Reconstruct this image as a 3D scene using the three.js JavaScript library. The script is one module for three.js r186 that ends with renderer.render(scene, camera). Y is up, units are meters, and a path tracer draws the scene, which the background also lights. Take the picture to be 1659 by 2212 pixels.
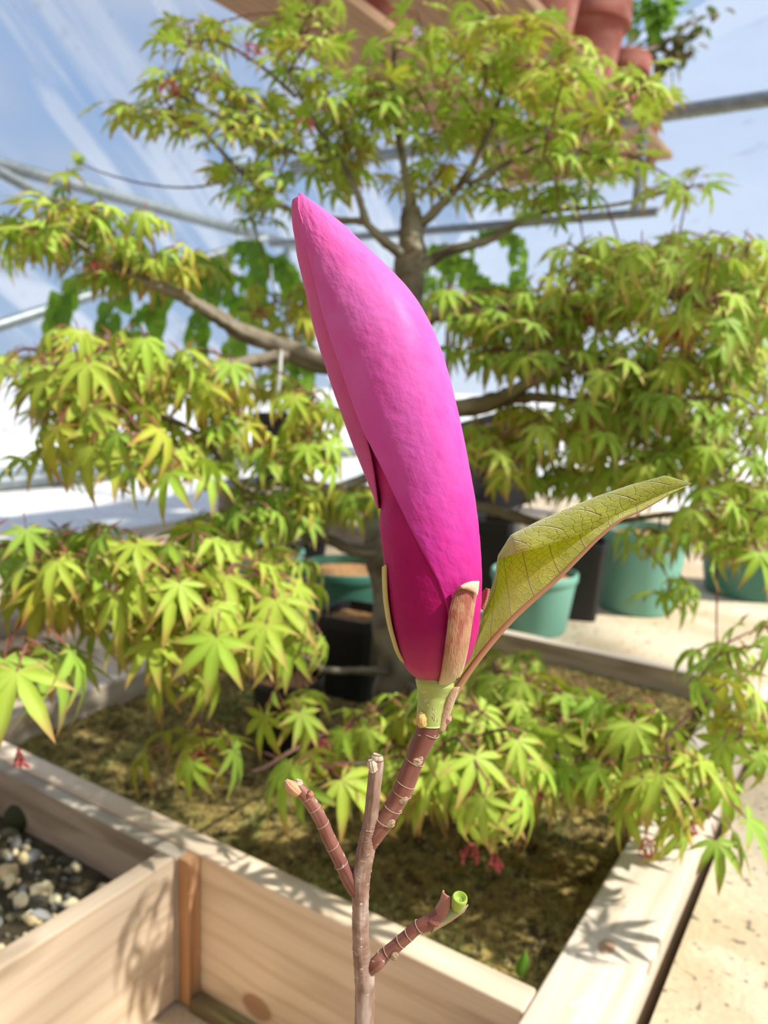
import * as THREE from 'three';
import { RoundedBoxGeometry } from 'three/addons/geometries/RoundedBoxGeometry.js';
import { mergeGeometries, mergeVertices } from 'three/addons/utils/BufferGeometryUtils.js';

// ---------------------------------------------------------------- camera, sky, sun, exposure
const V = (x = 0, y = 0, z = 0) => new THREE.Vector3(x, y, z);
const FOCAL = 1695, CX = 829.5, CY = 1106;                     // focal length and centre in pixels of the 1659 x 2212 frame
const scene = new THREE.Scene();
const camera = new THREE.PerspectiveCamera(2 * Math.atan(CY / FOCAL) * 180 / Math.PI, 1659 / 2212, 0.02, 200);
camera.position.set(0, 0.54, 0);
camera.rotation.order = 'YXZ';
camera.rotation.set(-9.25 * Math.PI / 180, 0, 2.1 * Math.PI / 180);
camera.focus = 0.2;
camera.userData.fStop = 16;
camera.updateMatrixWorld(true);

function mulberry(seed) {
  let a = seed >>> 0;
  return () => { a = (a + 0x6D2B79F5) | 0; let t = Math.imul(a ^ (a >>> 15), 1 | a); t = (t + Math.imul(t ^ (t >>> 7), 61 | t)) ^ t; return ((t ^ (t >>> 14)) >>> 0) / 4294967296; };
}
function hash2(x, y, s) { let h = Math.imul(x, 374761393) + Math.imul(y, 668265263) + Math.imul(s, 974711); h = Math.imul(h ^ (h >>> 13), 1274126177); return ((h ^ (h >>> 16)) >>> 0) / 4294967296; }
function vnoise(x, y, s = 1, wx = 0, wy = 0) {                 // value noise, periodic when wx, wy are given
  const ix = Math.floor(x), iy = Math.floor(y), fx = x - ix, fy = y - iy, u = fx * fx * (3 - 2 * fx), v = fy * fy * (3 - 2 * fy);
  const m = (a, w) => w ? ((a % w) + w) % w : a;
  const g = (a, b) => hash2(m(a, wx), m(b, wy), s);
  return (g(ix, iy) * (1 - u) + g(ix + 1, iy) * u) * (1 - v) + (g(ix, iy + 1) * (1 - u) + g(ix + 1, iy + 1) * u) * v;
}
function fbm(x, y, s, oct = 4, wx = 0, wy = 0) { let a = 0.5, t = 0, n = 0; for (let o = 0; o < oct; o++) { t += a * vnoise(x, y, s + o * 17, wx, wy); n += a; a *= 0.5; x *= 2; y *= 2; wx *= 2; wy *= 2; } return t / n; }
const lerp = (a, b, t) => a + (b - a) * t, clamp = (x, a = 0, b = 1) => Math.min(b, Math.max(a, x)), smooth = (x, a, b) => { const t = clamp((x - a) / (b - a)); return t * t * (3 - 2 * t); };
const mix3 = (a, b, t) => [lerp(a[0], b[0], t), lerp(a[1], b[1], t), lerp(a[2], b[2], t)];

{ // sky: pale blue air with thin white cloud, the same all round
  const W = 512, H = 256, data = new Float32Array(W * H * 4);
  for (let j = 0; j < H; j++) for (let i = 0; i < W; i++) {
    const el = ((j + 0.5) / H - 0.5) * Math.PI, up = Math.max(0, Math.sin(el)), t = Math.pow(up, 0.45);
    let c = mix3([0.62, 0.82, 1.06], [0.22, 0.50, 1.06], t);
    const cl = smooth(fbm(i / W * 10, j / H * 14, 5, 5, 10, 0), 0.44, 0.72) * 0.75 * smooth(up, 0, 0.1);
    c = mix3(c, [1.05, 1.06, 1.08], cl);
    data.set([c[0], c[1], c[2], 1], (j * W + i) * 4);
  }
  const sky = new THREE.DataTexture(data, W, H, THREE.RGBAFormat, THREE.FloatType);
  sky.mapping = THREE.EquirectangularReflectionMapping; sky.magFilter = sky.minFilter = THREE.LinearFilter; sky.wrapS = THREE.RepeatWrapping; sky.needsUpdate = true;
  scene.background = sky; scene.environment = sky;
}
const SKY = 1.36; scene.backgroundIntensity = SKY; scene.environmentIntensity = SKY;
{ // the sun, to the right of the camera and high, slightly softened by thin cloud
  const az = 98 * Math.PI / 180, el = 50 * Math.PI / 180, sun = new THREE.DirectionalLight(new THREE.Color(1.0, 0.95, 0.86), 16.5);
  sun.position.set(Math.sin(az) * Math.cos(el) * 12, Math.sin(el) * 12, -Math.cos(az) * Math.cos(el) * 12);
  sun.target.position.set(0, 0.3, -0.8); sun.castShadow = true; sun.shadow.radius = 3;
  Object.assign(sun.shadow.camera, { left: -5, right: 5, top: 5, bottom: -5, near: 0.5, far: 30 }); sun.shadow.mapSize.set(4096, 4096);
  scene.add(sun, sun.target);
}
const renderer = new THREE.WebGLRenderer({ antialias: true });
renderer.toneMapping = THREE.LinearToneMapping;
renderer.toneMappingExposure = 0.5;
renderer.shadowMap.enabled = true; renderer.shadowMap.type = THREE.PCFSoftShadowMap;

// ---------------------------------------------------------------- places
const dirOf = (px, py) => V((px - CX) / FOCAL, -(py - CY) / FOCAL, -1).applyQuaternion(camera.quaternion);
const at = (px, py, depth) => dirOf(px, py).multiplyScalar(depth).add(camera.position);     // a point at a known distance in front of the camera
const AZ = 32.4 * Math.PI / 180, DA = V(Math.sin(AZ), 0, -Math.cos(AZ)), DB = V(Math.cos(AZ), 0, Math.sin(AZ));   // the tunnel's long and cross directions
const ab = (a, b, y) => V().addScaledVector(DA, a).addScaledVector(DB, b).setY(y);
const TURN = -AZ;                                               // turns local x to DB and local -z to DA
const onA = (px, py, a) => { const d = dirOf(px, py); return d.multiplyScalar(a / d.dot(DA)).add(camera.position); };
const onY = (px, py, y) => { const d = dirOf(px, py); return d.multiplyScalar((y - camera.position.y) / d.y).add(camera.position); };

// ---------------------------------------------------------------- things and parts
const taken = new Map();
const numbered = (n) => { const k = taken.get(n) ?? 0; taken.set(n, k + 1); return k ? n + '_' + String(k).padStart(3, '0') : n; };
function shade(o) { o.castShadow = o.receiveShadow = true; return o; }
function thing(name, label, category, pos, group) {
  const o = new THREE.Group(); o.name = numbered(name); o.position.copy(pos); o.userData = { label, category };
  if (group) o.userData.group = group;
  scene.add(o); return o;
}
// geometry given in world metres; becomes a part of the thing
function part(t, name, geo, mat, parent) {
  const m = shade(new THREE.Mesh(geo, mat)); m.name = name;
  const p = V(); for (let o = parent ?? t; o && o !== scene; o = o.parent) p.add(o.position);
  geo.translate(-p.x, -p.y, -p.z);
  (parent ?? t).add(m); return m;
}
function single(name, geo, mat, label, category, pos, group, kind) {
  const m = shade(new THREE.Mesh(geo, mat)); m.name = numbered(name); m.position.copy(pos); geo.translate(-pos.x, -pos.y, -pos.z);
  m.userData = { label, category }; if (group) m.userData.group = group; if (kind) m.userData.kind = kind;
  scene.add(m); return m;
}
function structure(name, geo, mat, label) { const m = shade(new THREE.Mesh(geo, mat)); m.name = name; m.userData = { kind: 'structure', label, category: name.split('_')[0] }; scene.add(m); return m; }

// ---------------------------------------------------------------- shapes
function grid(nu, nv, fn, colorFn) {                            // fn(u, v) -> Vector3; open sheet
  const pos = [], uv = [], col = [], idx = [];
  for (let j = 0; j <= nv; j++) for (let i = 0; i <= nu; i++) {
    const u = i / nu, v = j / nv, p = fn(u, v); pos.push(p.x, p.y, p.z); uv.push(u, v);
    if (colorFn) col.push(...colorFn(u, v, p));
  }
  for (let j = 0; j < nv; j++) for (let i = 0; i < nu; i++) { const a = j * (nu + 1) + i, b = a + 1, c = a + nu + 1, d = c + 1; idx.push(a, b, d, a, d, c); }
  const g = new THREE.BufferGeometry(); g.setAttribute('position', new THREE.Float32BufferAttribute(pos, 3)); g.setAttribute('uv', new THREE.Float32BufferAttribute(uv, 2));
  if (colorFn) g.setAttribute('color', new THREE.Float32BufferAttribute(col, 3));
  g.setIndex(idx); g.computeVertexNormals(); return g;
}
function shell(nu, nv, fn, th, colorFn) {                       // the sheet given a thickness, rims closed
  const g = grid(nu, nv, fn, colorFn), P = g.attributes.position, N = g.attributes.normal, n = P.count, pos = Array.from(P.array), uv = Array.from(g.attributes.uv.array), col = colorFn ? Array.from(g.attributes.color.array) : null, idx = Array.from(g.index.array);
  for (let i = 0; i < n; i++) pos.push(P.getX(i) - N.getX(i) * th, P.getY(i) - N.getY(i) * th, P.getZ(i) - N.getZ(i) * th);
  uv.push(...g.attributes.uv.array); if (col) col.push(...g.attributes.color.array);
  const base = g.index.array; for (let k = 0; k < base.length; k += 3) idx.push(base[k] + n, base[k + 2] + n, base[k + 1] + n);
  const rim = []; for (let i = 0; i <= nu; i++) rim.push(i); for (let j = 1; j <= nv; j++) rim.push(j * (nu + 1) + nu); for (let i = nu - 1; i >= 0; i--) rim.push(nv * (nu + 1) + i); for (let j = nv - 1; j >= 1; j--) rim.push(j * (nu + 1));
  for (let k = 0; k < rim.length; k++) { const a = rim[k], b = rim[(k + 1) % rim.length]; idx.push(a, a + n, b + n, a, b + n, b); }
  const s = new THREE.BufferGeometry(); s.setAttribute('position', new THREE.Float32BufferAttribute(pos, 3)); s.setAttribute('uv', new THREE.Float32BufferAttribute(uv, 2)); if (col) s.setAttribute('color', new THREE.Float32BufferAttribute(col, 3));
  s.setIndex(idx); s.computeVertexNormals(); return s;
}
function limb(pts, radii, o = {}) {                             // a round stem through points with its own radius at each
  const { seg = pts.length * 6, rad = 10, rough = 0, seed = 1, cap = true, color } = o;
  const curve = new THREE.CatmullRomCurve3(pts, false, 'centripetal'), L = curve.getLength(), fr = curve.computeFrenetFrames(seg, false), pos = [], uv = [], idx = [], col = [];
  const rAt = (t) => { const k = t * (radii.length - 1), i = Math.min(radii.length - 2, Math.floor(k)); return lerp(radii[i], radii[i + 1], k - i); };
  for (let i = 0; i <= seg; i++) {
    const t = i / seg, c = curve.getPoint(t), r = rAt(t);
    for (let j = 0; j <= rad; j++) {
      const a = j / rad * Math.PI * 2, k = r * (1 + rough * (vnoise(t * L / r * 0.7, j % rad * 0.9, seed) - 0.5) * 2);
      const n = fr.normals[i].clone().multiplyScalar(Math.cos(a)).addScaledVector(fr.binormals[i], Math.sin(a));
      const p = c.clone().addScaledVector(n, k); pos.push(p.x, p.y, p.z); uv.push(j / rad, t * L);
      if (color) col.push(...color(t, j / rad, p));
    }
  }
  for (let i = 0; i < seg; i++) for (let j = 0; j < rad; j++) { const a = i * (rad + 1) + j, b = a + 1, c = a + rad + 1, d = c + 1; idx.push(a, d, b, a, c, d); }
  if (cap) for (const [i, e] of [[0, 0], [seg, 1]]) {
    const c = curve.getPoint(e), k = pos.length / 3; pos.push(c.x, c.y, c.z); uv.push(0.5, e * L); if (color) col.push(...color(e, 0, c));
    for (let j = 0; j < rad; j++) { const a = i * (rad + 1) + j; e ? idx.push(k, a, a + 1) : idx.push(k, a + 1, a); }
  }
  const g = new THREE.BufferGeometry(); g.setAttribute('position', new THREE.Float32BufferAttribute(pos, 3)); g.setAttribute('uv', new THREE.Float32BufferAttribute(uv, 2)); if (color) g.setAttribute('color', new THREE.Float32BufferAttribute(col, 3));
  g.setIndex(idx); g.computeVertexNormals();
  { // heal the seam
    const N = g.attributes.normal; for (let i = 0; i <= seg; i++) { const a = i * (rad + 1), b = a + rad; const n = V(N.getX(a) + N.getX(b), N.getY(a) + N.getY(b), N.getZ(a) + N.getZ(b)).normalize(); N.setXYZ(a, n.x, n.y, n.z); N.setXYZ(b, n.x, n.y, n.z); }
  }
  return g;
}
const pipe = (p, q, r, rad = 14) => limb([p, p.clone().lerp(q, 0.5), q], [r, r, r], { seg: 2, rad });
function board(x, y, z, bevel = 0.002) {                        // a sawn board, uv in metres with u along its length
  const g = new RoundedBoxGeometry(x, y, z, 2, bevel), P = g.attributes.position, N = g.attributes.normal, uv = g.attributes.uv, long = x >= y && x >= z ? 'X' : y >= z ? 'Y' : 'Z';
  for (let i = 0; i < P.count; i++) {
    const n = [Math.abs(N.getX(i)), Math.abs(N.getY(i)), Math.abs(N.getZ(i))], k = n.indexOf(Math.max(...n)), axes = ['X', 'Y', 'Z'].filter((_, j) => j !== k);
    if (axes[1] === long) axes.reverse();
    uv.setXY(i, P['get' + axes[0]](i), P['get' + axes[1]](i) + k * 0.07 + 0.06);
  }
  return g;
}
function lathe(profile, seg = 40) { return new THREE.LatheGeometry(profile.map(([r, y]) => new THREE.Vector2(r, y)), seg); }

// ---------------------------------------------------------------- textures
function tex(w, h, fn, srgb = false) {
  const d = new Uint8Array(w * h * 4);
  for (let j = 0; j < h; j++) for (let i = 0; i < w; i++) { const c = fn(i / w, j / h, i, j); const o = (j * w + i) * 4; d[o] = clamp(c[0]) * 255; d[o + 1] = clamp(c[1]) * 255; d[o + 2] = clamp(c[2]) * 255; d[o + 3] = 255; }
  const t = new THREE.DataTexture(d, w, h); t.wrapS = t.wrapT = THREE.RepeatWrapping; t.magFilter = THREE.LinearFilter; t.minFilter = THREE.LinearMipmapLinearFilter; t.generateMipmaps = true; if (srgb) t.colorSpace = THREE.SRGBColorSpace; t.needsUpdate = true; return t;
}
const sr = (r, g, b) => [r / 255, g / 255, b / 255];
// pine: 1 m along u, 0.25 m along v; knots are [u, v, size] in metres
function pine(seed, light, dark, knots = [], stains = 0) {
  const W = 1024, H = 256;
  return tex(W, H, (u, v) => {
    const x = u, y = v * 0.25; let bend = 0, kn = 0, ring = 0;
    for (const [kx, ky, ks] of knots) { const dx = (x - kx) / (ks * 1.5), dy = (y - ky) / ks, d = Math.hypot(dx, dy); bend += Math.sign(dy || 1) * 0.012 * Math.exp(-d * d * 0.25); if (d < 1.15) { kn = Math.max(kn, 1 - smooth(d, 0.8, 1.15)); ring = d; } }
    const w = (y + bend) * 130 + fbm(x * 3, y * 10, seed, 3, 3, 0) * 7, line = Math.pow(0.5 + 0.5 * Math.sin(w * 2.1), 4), fine = fbm(x * 18, y * 900, seed + 3, 2, 18, 0), patch = fbm(x * 5, y * 22, seed + 9, 3, 5, 0);
    let c = mix3(light, dark, clamp(line * 0.42 + (fine - 0.5) * 0.5 + (patch - 0.45) * 0.5 + 0.05));
    if (kn) c = mix3(c, mix3(sr(120, 78, 52), sr(170, 118, 84), 0.5 + 0.5 * Math.sin(ring * 22)), kn * 0.6);
    if (stains) { const s = smooth(fbm(x * 6, y * 16, seed + 31, 4, 6, 0), 0.58, 0.75) * stains; c = mix3(c, sr(110, 92, 70), s); }
    return c;
  }, true);
}
const woodBump = tex(512, 256, (u, v) => { const c = 0.5 + 0.5 * (fbm(u * 14, v * 120, 77, 3, 14, 120) - 0.5); return [c, c, c]; });
const std = (o) => new THREE.MeshStandardMaterial(o);
const phys = (o) => new THREE.MeshPhysicalMaterial(o);
const woodMat = (map) => std({ map, roughness: 0.8, bumpMap: woodBump, bumpScale: 0.0006 });
const grainBump = tex(256, 256, (u, v) => { const c = fbm(u * 32, v * 32, 12, 3, 32, 32); return [c, c, c]; });
const softBump = tex(256, 256, (u, v) => { const c = fbm(u * 10, v * 10, 41, 4, 10, 10); return [c, c, c]; });

// ================================================================ the setting: a polythene tunnel over a concrete floor
const metres = (t, w, h) => { const c = t.clone(); c.repeat.set(1 / w, 1 / h); c.needsUpdate = true; return c; };
const concreteMap = tex(1024, 1024, (u, v) => {
  let c = mix3(sr(202, 186, 158), sr(186, 166, 134), smooth(fbm(u * 5, v * 5, 3, 4, 5, 5), 0.35, 0.7));
  c = mix3(c, sr(214, 201, 178), smooth(fbm(u * 11, v * 11, 8, 3, 11, 11), 0.55, 0.75) * 0.6);
  const s = vnoise(u * 230, v * 230, 21, 230, 230) * 0.6 + vnoise(u * 120, v * 120, 22, 120, 120) * 0.4; c = mix3(c, sr(104, 94, 80), smooth(s, 0.72, 0.86) * 0.85);
  const f = vnoise(u * 500, v * 500, 25, 500, 500); return c.map((x) => x * (0.95 + 0.1 * f));
}, true);
const slab = (a0, a1, b0, b1, y, th) => { const g = new THREE.BoxGeometry(b1 - b0, th, a1 - a0), P = g.attributes.position, uv = g.attributes.uv; for (let i = 0; i < P.count; i++) uv.setXY(i, P.getX(i), P.getZ(i)); g.translate((b0 + b1) / 2, y - th / 2, -(a0 + a1) / 2); g.rotateY(TURN); return g; };
const FL = 0.125;                                               // the floor stands almost level with the top of the box; the compartment in front is sunken
structure('floor', mergeGeometries([slab(-2.5, 2.95, -0.088, 2.3, FL, 0.12), slab(1.1905, 2.95, -1.72, -0.089, FL, 0.12), slab(-2.5, 1.19, -1.72, -0.8475, FL, 0.12), slab(-2.5, 0.0185, -0.847, -0.089, FL, 0.12), slab(-0.3, 1.3, -0.95, 0.1, 0, 0.03)]), std({ map: metres(concreteMap, 0.9, 0.9), roughness: 0.9, bumpMap: metres(grainBump, 0.25, 0.25), bumpScale: 0.001 }), 'sand-coloured speckled concrete floor of the tunnel');
const gravelMap = tex(512, 512, (u, v) => { const n = vnoise(u * 120, v * 120, 61, 120, 120), c = mix3(sr(214, 212, 206), sr(236, 235, 232), n); return mix3(c, sr(190, 184, 172), smooth(fbm(u * 8, v * 8, 62, 3, 8, 8), 0.6, 0.8) * 0.4); }, true);
structure('ground', mergeGeometries([slab(-30, 40, -40, -1.721, 0.115, 0.3), slab(-30, 40, 2.301, 30, 0.115, 0.3), slab(2.951, 40, -1.72, 2.3, 0.115, 0.3), slab(-30, -2.501, -1.72, 2.3, 0.115, 0.3)]), std({ map: metres(gravelMap, 2, 2), roughness: 0.95 }), 'pale white gravel ground outside the tunnel');
// polythene: most light goes straight through; the wrinkled, dusty streaks scatter it
const streak = (u, v) => { // u along the tunnel, v round the arch
  const k = u * 0.87 - v * 0.5, l = u * 0.5 + v * 0.87;
  const a = fbm(k * 2 + 0.6 * fbm(u * 4, v * 4, 91, 2, 4, 4), l * 38, 90, 5), b = fbm(u * 6, v * 6, 94, 3, 6, 6);
  return clamp(smooth(a, 0.45, 0.66) * 0.9 + smooth(b, 0.5, 0.8) * 0.4);
};
const sheetRough = tex(512, 512, (u, v) => { const s = streak(u, v); return [1, lerp(0.28, 0.74, s), 1]; });
const sheetThrough = tex(512, 512, (u, v) => { const s = lerp(0.97, 0.76, streak(u, v)); return [s, s, s]; });
const sheetDirt = tex(512, 512, (u, v) => { const d = smooth(vnoise(u * 90, v * 90, 97, 90, 90) * 0.5 + fbm(u * 20, v * 20, 99, 3, 20, 20) * 0.5, 0.72, 0.85); return mix3([0.95, 0.96, 0.97], [0.62, 0.62, 0.6], d * 0.5); });
const polythene = phys({ color: 0xffffff, map: sheetDirt, transmission: 1, transmissionMap: sheetThrough, roughness: 1, roughnessMap: sheetRough, thickness: 0, ior: 1.3, specularIntensity: 0.4, side: THREE.DoubleSide });
const endRough = tex(256, 256, (u, v) => { const s = fbm(u * 5 + v * 2, v * 4, 191, 4); return [1, lerp(0.46, 0.62, s), 1]; }), endThrough = tex(256, 256, (u, v) => { const s = lerp(0.95, 0.82, smooth(fbm(u * 4 - v * 3, v * 5, 195, 4), 0.35, 0.75)); return [s, s, s]; });
const endSheet = phys({ color: 0xffffff, map: sheetDirt, transmission: 1, transmissionMap: endThrough, roughness: 1, roughnessMap: endRough, thickness: 0, ior: 1.3, specularIntensity: 0.4, side: THREE.DoubleSide });
const ARCH = { b: -0.1, w: 2.56, h: 2.55 }, archAt = (ang, a, k = 1) => ab(a, ARCH.b - ARCH.w * k * Math.cos(ang), ARCH.h * k * Math.sin(ang));
{
  const a0 = -2.55, a1 = 4.22, t0 = Math.asin(0.3 / ARCH.h);
  const g = grid(60, 48, (u, v) => archAt(lerp(t0, Math.PI - t0, v), lerp(a0, a1, u), 1 + 0.006 * (fbm(u * 26, v * 9, 71, 3) - 0.5)));
  const uv = g.attributes.uv; for (let i = 0; i < uv.count; i++) uv.setXY(i, uv.getX(i) * 2.4, uv.getY(i) * 2.6);
  structure('ceiling', g, polythene, 'clear wrinkled polythene cover arched over the tunnel');
  const endWall = (a, y0, name) => {
    const e = grid(30, 20, (u, v) => { const ang = lerp(0.02, Math.PI - 0.02, u), top = archAt(ang, a, 0.995); return top.clone().setY(Math.max(y0, lerp(y0, top.y, v))).addScaledVector(DA, 0.02 * (fbm(u * 9, v * 7, 73, 3) - 0.5)); });
    const q = e.attributes.uv; for (let i = 0; i < q.count; i++) q.setXY(i, q.getX(i) * 1.3, q.getY(i) * 1.1);
    structure(name, e, endSheet, 'clear polythene sheet closing the end of the tunnel');
  };
  endWall(4.2, 0.26, 'wall_back');
}
// galvanised tube frame
const zincMap = tex(256, 256, (u, v) => { const n = fbm(u * 12, v * 30, 33, 4, 12, 30); return mix3(sr(104, 112, 114), sr(146, 154, 156), n); }, true);
const zinc = std({ map: metres(zincMap, 1, 0.3), metalness: 0.5, roughness: 0.45 });
const tube = (p, q, r, label, group) => single('steel_tube', pipe(p, q, r), zinc, label, 'tube', p.clone().lerp(q, 0.5).setY(Math.min(p.y, q.y)), group);
const WB = -2.3;
tube(ab(-1.15, WB, 1.162), ab(4.15, WB, 1.115), 0.021, 'long galvanised steel tube sloping across the sky at left behind the leaves');
tube(ab(1.20, WB + 0.045, 1.16), ab(2.35, WB + 0.045, 0.86), 0.017, 'short diagonal steel brace under the long tube at the left edge');
tube(ab(0.2, WB + 0.085, 0.23), ab(2.52, WB + 0.085, 1.105), 0.019, 'shiny diagonal steel tube rising from the left edge to meet the long tube');
tube(ab(2.76, WB, 0.115), ab(2.76, WB, 1.125), 0.013, 'thin upright steel post seen against the sheet left of the flower bud');
tube(ab(2.12, -1.75, 1.228), ab(2.12, 2.1, 1.228), 0.019, 'horizontal steel tube carrying the pot shelf at the right');
tube(ab(2.13, -0.615, 1.0), ab(2.13, -0.615, 1.225), 0.012, 'short upright steel tube hanging below the shelf at the right');
tube(ab(2.13, -1.85, 0.998), ab(2.13, -0.56, 0.998), 0.012, 'thin steel crossbar at the foot of the hanging tube');
tube(ab(-2.4, -2.62, 0.147), ab(4.1, -2.62, 0.147), 0.03, 'steel base rail along the open left side of the tunnel');
// behind the camera the tunnel is closed by a boarded wall
{
  const t = new THREE.Group(); t.name = 'wall_front'; t.userData = { kind: 'structure', label: 'weathered boarded end wall behind the camera', category: 'wall' }; scene.add(t);
  const m = std({ map: metres(tex(256, 256, (u, v) => mix3(sr(140, 116, 92), sr(176, 148, 118), fbm(u * 30, v * 4, 197, 4, 30, 4)), true), 0.5, 0.5), roughness: 0.9 }), N = 22;
  for (let k = 0; k < N; k++) { const b0 = lerp(-2.55, 2.3, k / N), b1 = lerp(-2.55, 2.3, (k + 1) / N) - 0.006, bm = (b0 + b1) / 2, h = ARCH.h * Math.sqrt(Math.max(0.02, 1 - ((bm - ARCH.b) / ARCH.w) ** 2)) - 0.03, g = slab(-1.23, -1.205, b0, b1, 0.13 + Math.max(0.1, h - 0.13), Math.max(0.1, h - 0.13)); const o = shade(new THREE.Mesh(g, m)); o.name = 'board'; t.add(o); }
}
// ================================================================ the timber planting box
const PALE = [sr(212, 192, 166), sr(184, 156, 126)], GREYED = [sr(196, 184, 166), sr(162, 146, 126)];
const woodFront = woodMat(pine(101, sr(240, 220, 194), sr(208, 180, 148), [[0.596, 0.155, 0.011]], 0.15));
const woodRight = woodMat(pine(132, sr(214, 202, 184), sr(186, 164, 138), [[0.315, 0.127, 0.006], [0.43, 0.147, 0.004]], 0.3));
const woodSide = woodMat(pine(163, ...PALE, [[0.75, 0.06, 0.008]], 0.45));
const woodOld = woodMat(pine(194, ...GREYED, [], 0.35));
const woodEnd = woodMat(pine(205, sr(196, 150, 108), sr(140, 98, 66), [], 0.9));
const mould = woodMat(pine(216, sr(150, 146, 98), sr(84, 84, 52), [], 0.8));
const BOX = { a0: 0.437, a1: 1.166, b0: -0.82, b1: -0.157, top: 0.14 };
const box = thing('planting_box', 'pale pine planting box filled with moss around the maple', 'planter', ab(0.8, -0.46, 0));
// boards given by their extent along the tunnel (a), across it (b) and in height
function plank(t, name, a0, a1, b0, b1, y0, y1, mat, u = 0, tilt = 0, bevel = 0.0022) {
  const g = board(b1 - b0, y1 - y0, a1 - a0, bevel), uv = g.attributes.uv; for (let i = 0; i < uv.count; i++) uv.setXY(i, uv.getX(i) + u, uv.getY(i) * 4);
  if (tilt) g.rotateZ(tilt);
  g.rotateY(TURN); const c = ab((a0 + a1) / 2, (b0 + b1) / 2, (y0 + y1) / 2); g.translate(c.x, c.y, c.z);
  return part(t, name, g, mat);
}
plank(box, 'board', 0.4375, 0.462, -0.846, -0.1565, 0.002, 0.14, woodFront, 0.48);
plank(box, 'board', 0.4225, 0.4370, -0.846, -0.4635, 0.002, 0.139, woodOld, 0.2);
plank(box, 'board', 0.30, 1.19, -0.1555, -0.0985, 0.002, 0.14, woodRight, 0.1);
plank(box, 'board', 1.166, 1.188, -0.82, -0.156, 0.002, 0.141, woodOld, 0.3);
plank(box, 'board', 0.4625, 1.166, -0.846, -0.82, 0.002, 0.14, woodOld, 0.7);
{ // the crossing divider and the batten in its corner
  plank(box, 'board', 0.02, 0.4222, -0.4815, -0.4640, 0.004, 0.14, woodSide, 0.15).userData.label = 'clean pine divider with a dark stain at its end';
  plank(box, 'batten', 0.4240, 0.4370, -0.4632, -0.4488, 0.002, 0.1395, woodEnd, 0.3).userData.label = 'brown rough-sawn corner batten';
  plank(box, 'board', 0.02, 0.4222, -0.846, -0.83, 0.002, 0.13, woodOld, 0.5);
  plank(box, 'board', 0.4225, 0.4372, -0.4485, -0.2, -0.0, 0.012, mould, 0.5);
}
// ---------------------------------------------------------------- moss
const rm = mulberry(77);
const mossY = (x, z) => 0.105 + 0.016 * (fbm(x * 9 + 40, z * 9 + 40, 301, 3) - 0.5) + 0.01 * (fbm(x * 60 + 90, z * 60 + 90, 305, 3) - 0.5);
{
  const mossMap = tex(512, 512, (u, v) => {
    const n = fbm(u * 10, v * 10, 311, 4, 10, 10), f = vnoise(u * 140, v * 140, 315, 140, 140);
    let c = mix3(sr(116, 100, 50), sr(172, 150, 84), n); c = mix3(c, sr(206, 184, 120), smooth(f, 0.6, 0.95) * 0.7); c = mix3(c, sr(58, 46, 26), smooth(fbm(u * 22, v * 22, 318, 3, 22, 22), 0.58, 0.75) * 0.8);
    return mix3(c, sr(90, 110, 40), smooth(fbm(u * 6, v * 6, 321, 3, 6, 6), 0.55, 0.75) * 0.5);
  }, true);
  const t = thing('moss_bed', 'olive and brown moss carpet on the soil inside the box', 'moss', ab(0.81, -0.49, 0.03)); t.userData.kind = 'stuff';
  const g = grid(120, 120, (u, v) => { const p = ab(lerp(0.463, 1.165, v), lerp(-0.819, -0.157, u), 0); return p.setY(mossY(p.x, p.z)); });
  const uv = g.attributes.uv; for (let i = 0; i < uv.count; i++) uv.setXY(i, uv.getX(i) * 3, uv.getY(i) * 3);
  part(t, 'moss_mat', g, std({ map: mossMap, roughness: 1, bumpMap: softBump, bumpScale: 0.002 }));
  // little star-shaped tufts
  const tuft = []; { const r = mulberry(5); for (let k = 0; k < 7; k++) { const a = k / 7 * 6.28 + r(), s = 0.5 + r() * 0.5, l = 0.8 + r() * 0.6; const p = new THREE.BufferGeometry(); p.setAttribute('position', new THREE.Float32BufferAttribute([Math.cos(a + 1.3) * 0.12, 0, Math.sin(a + 1.3) * 0.12, Math.cos(a - 1.3) * 0.12, 0, Math.sin(a - 1.3) * 0.12, Math.cos(a) * s, l, Math.sin(a) * s], 3)); p.computeVertexNormals(); tuft.push(p); } }
  const n = 26000, im = new THREE.InstancedMesh(mergeGeometries(tuft), std({ color: 0xffffff, roughness: 1, side: THREE.DoubleSide }), n), m4 = new THREE.Matrix4(), q = new THREE.Quaternion(), e = new THREE.Euler(), c = new THREE.Color();
  for (let i = 0; i < n; i++) {
    const a = lerp(0.466, 1.162, rm()), b = lerp(-0.817, -0.16, rm()), p = ab(a, b, 0), s = 0.0022 + rm() * 0.0035; p.y = mossY(p.x, p.z) - 0.0008;
    e.set((rm() - 0.5) * 1.2, rm() * 6.28, (rm() - 0.5) * 1.2); m4.compose(p.sub(t.position), q.setFromEuler(e), V(s, s * (0.6 + rm() * 0.8), s)); im.setMatrixAt(i, m4);
    const patch = fbm((a + 3) * 14, (b + 3) * 14, 331, 3), k = rm(); let col = patch > 0.52 ? [0.24, 0.23, 0.06] : [0.28, 0.21, 0.075];
    if (k > 0.72) col = [0.52, 0.43, 0.20]; if (k < 0.2) col = [0.11, 0.09, 0.04]; const w = 0.8 + rm() * 0.5; im.setColorAt(i, c.setRGB(col[0] * w, col[1] * w, col[2] * w));
  }
  im.name = 'moss_tufts'; im.userData.kind = 'stuff'; shade(im); t.add(im);
}
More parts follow.
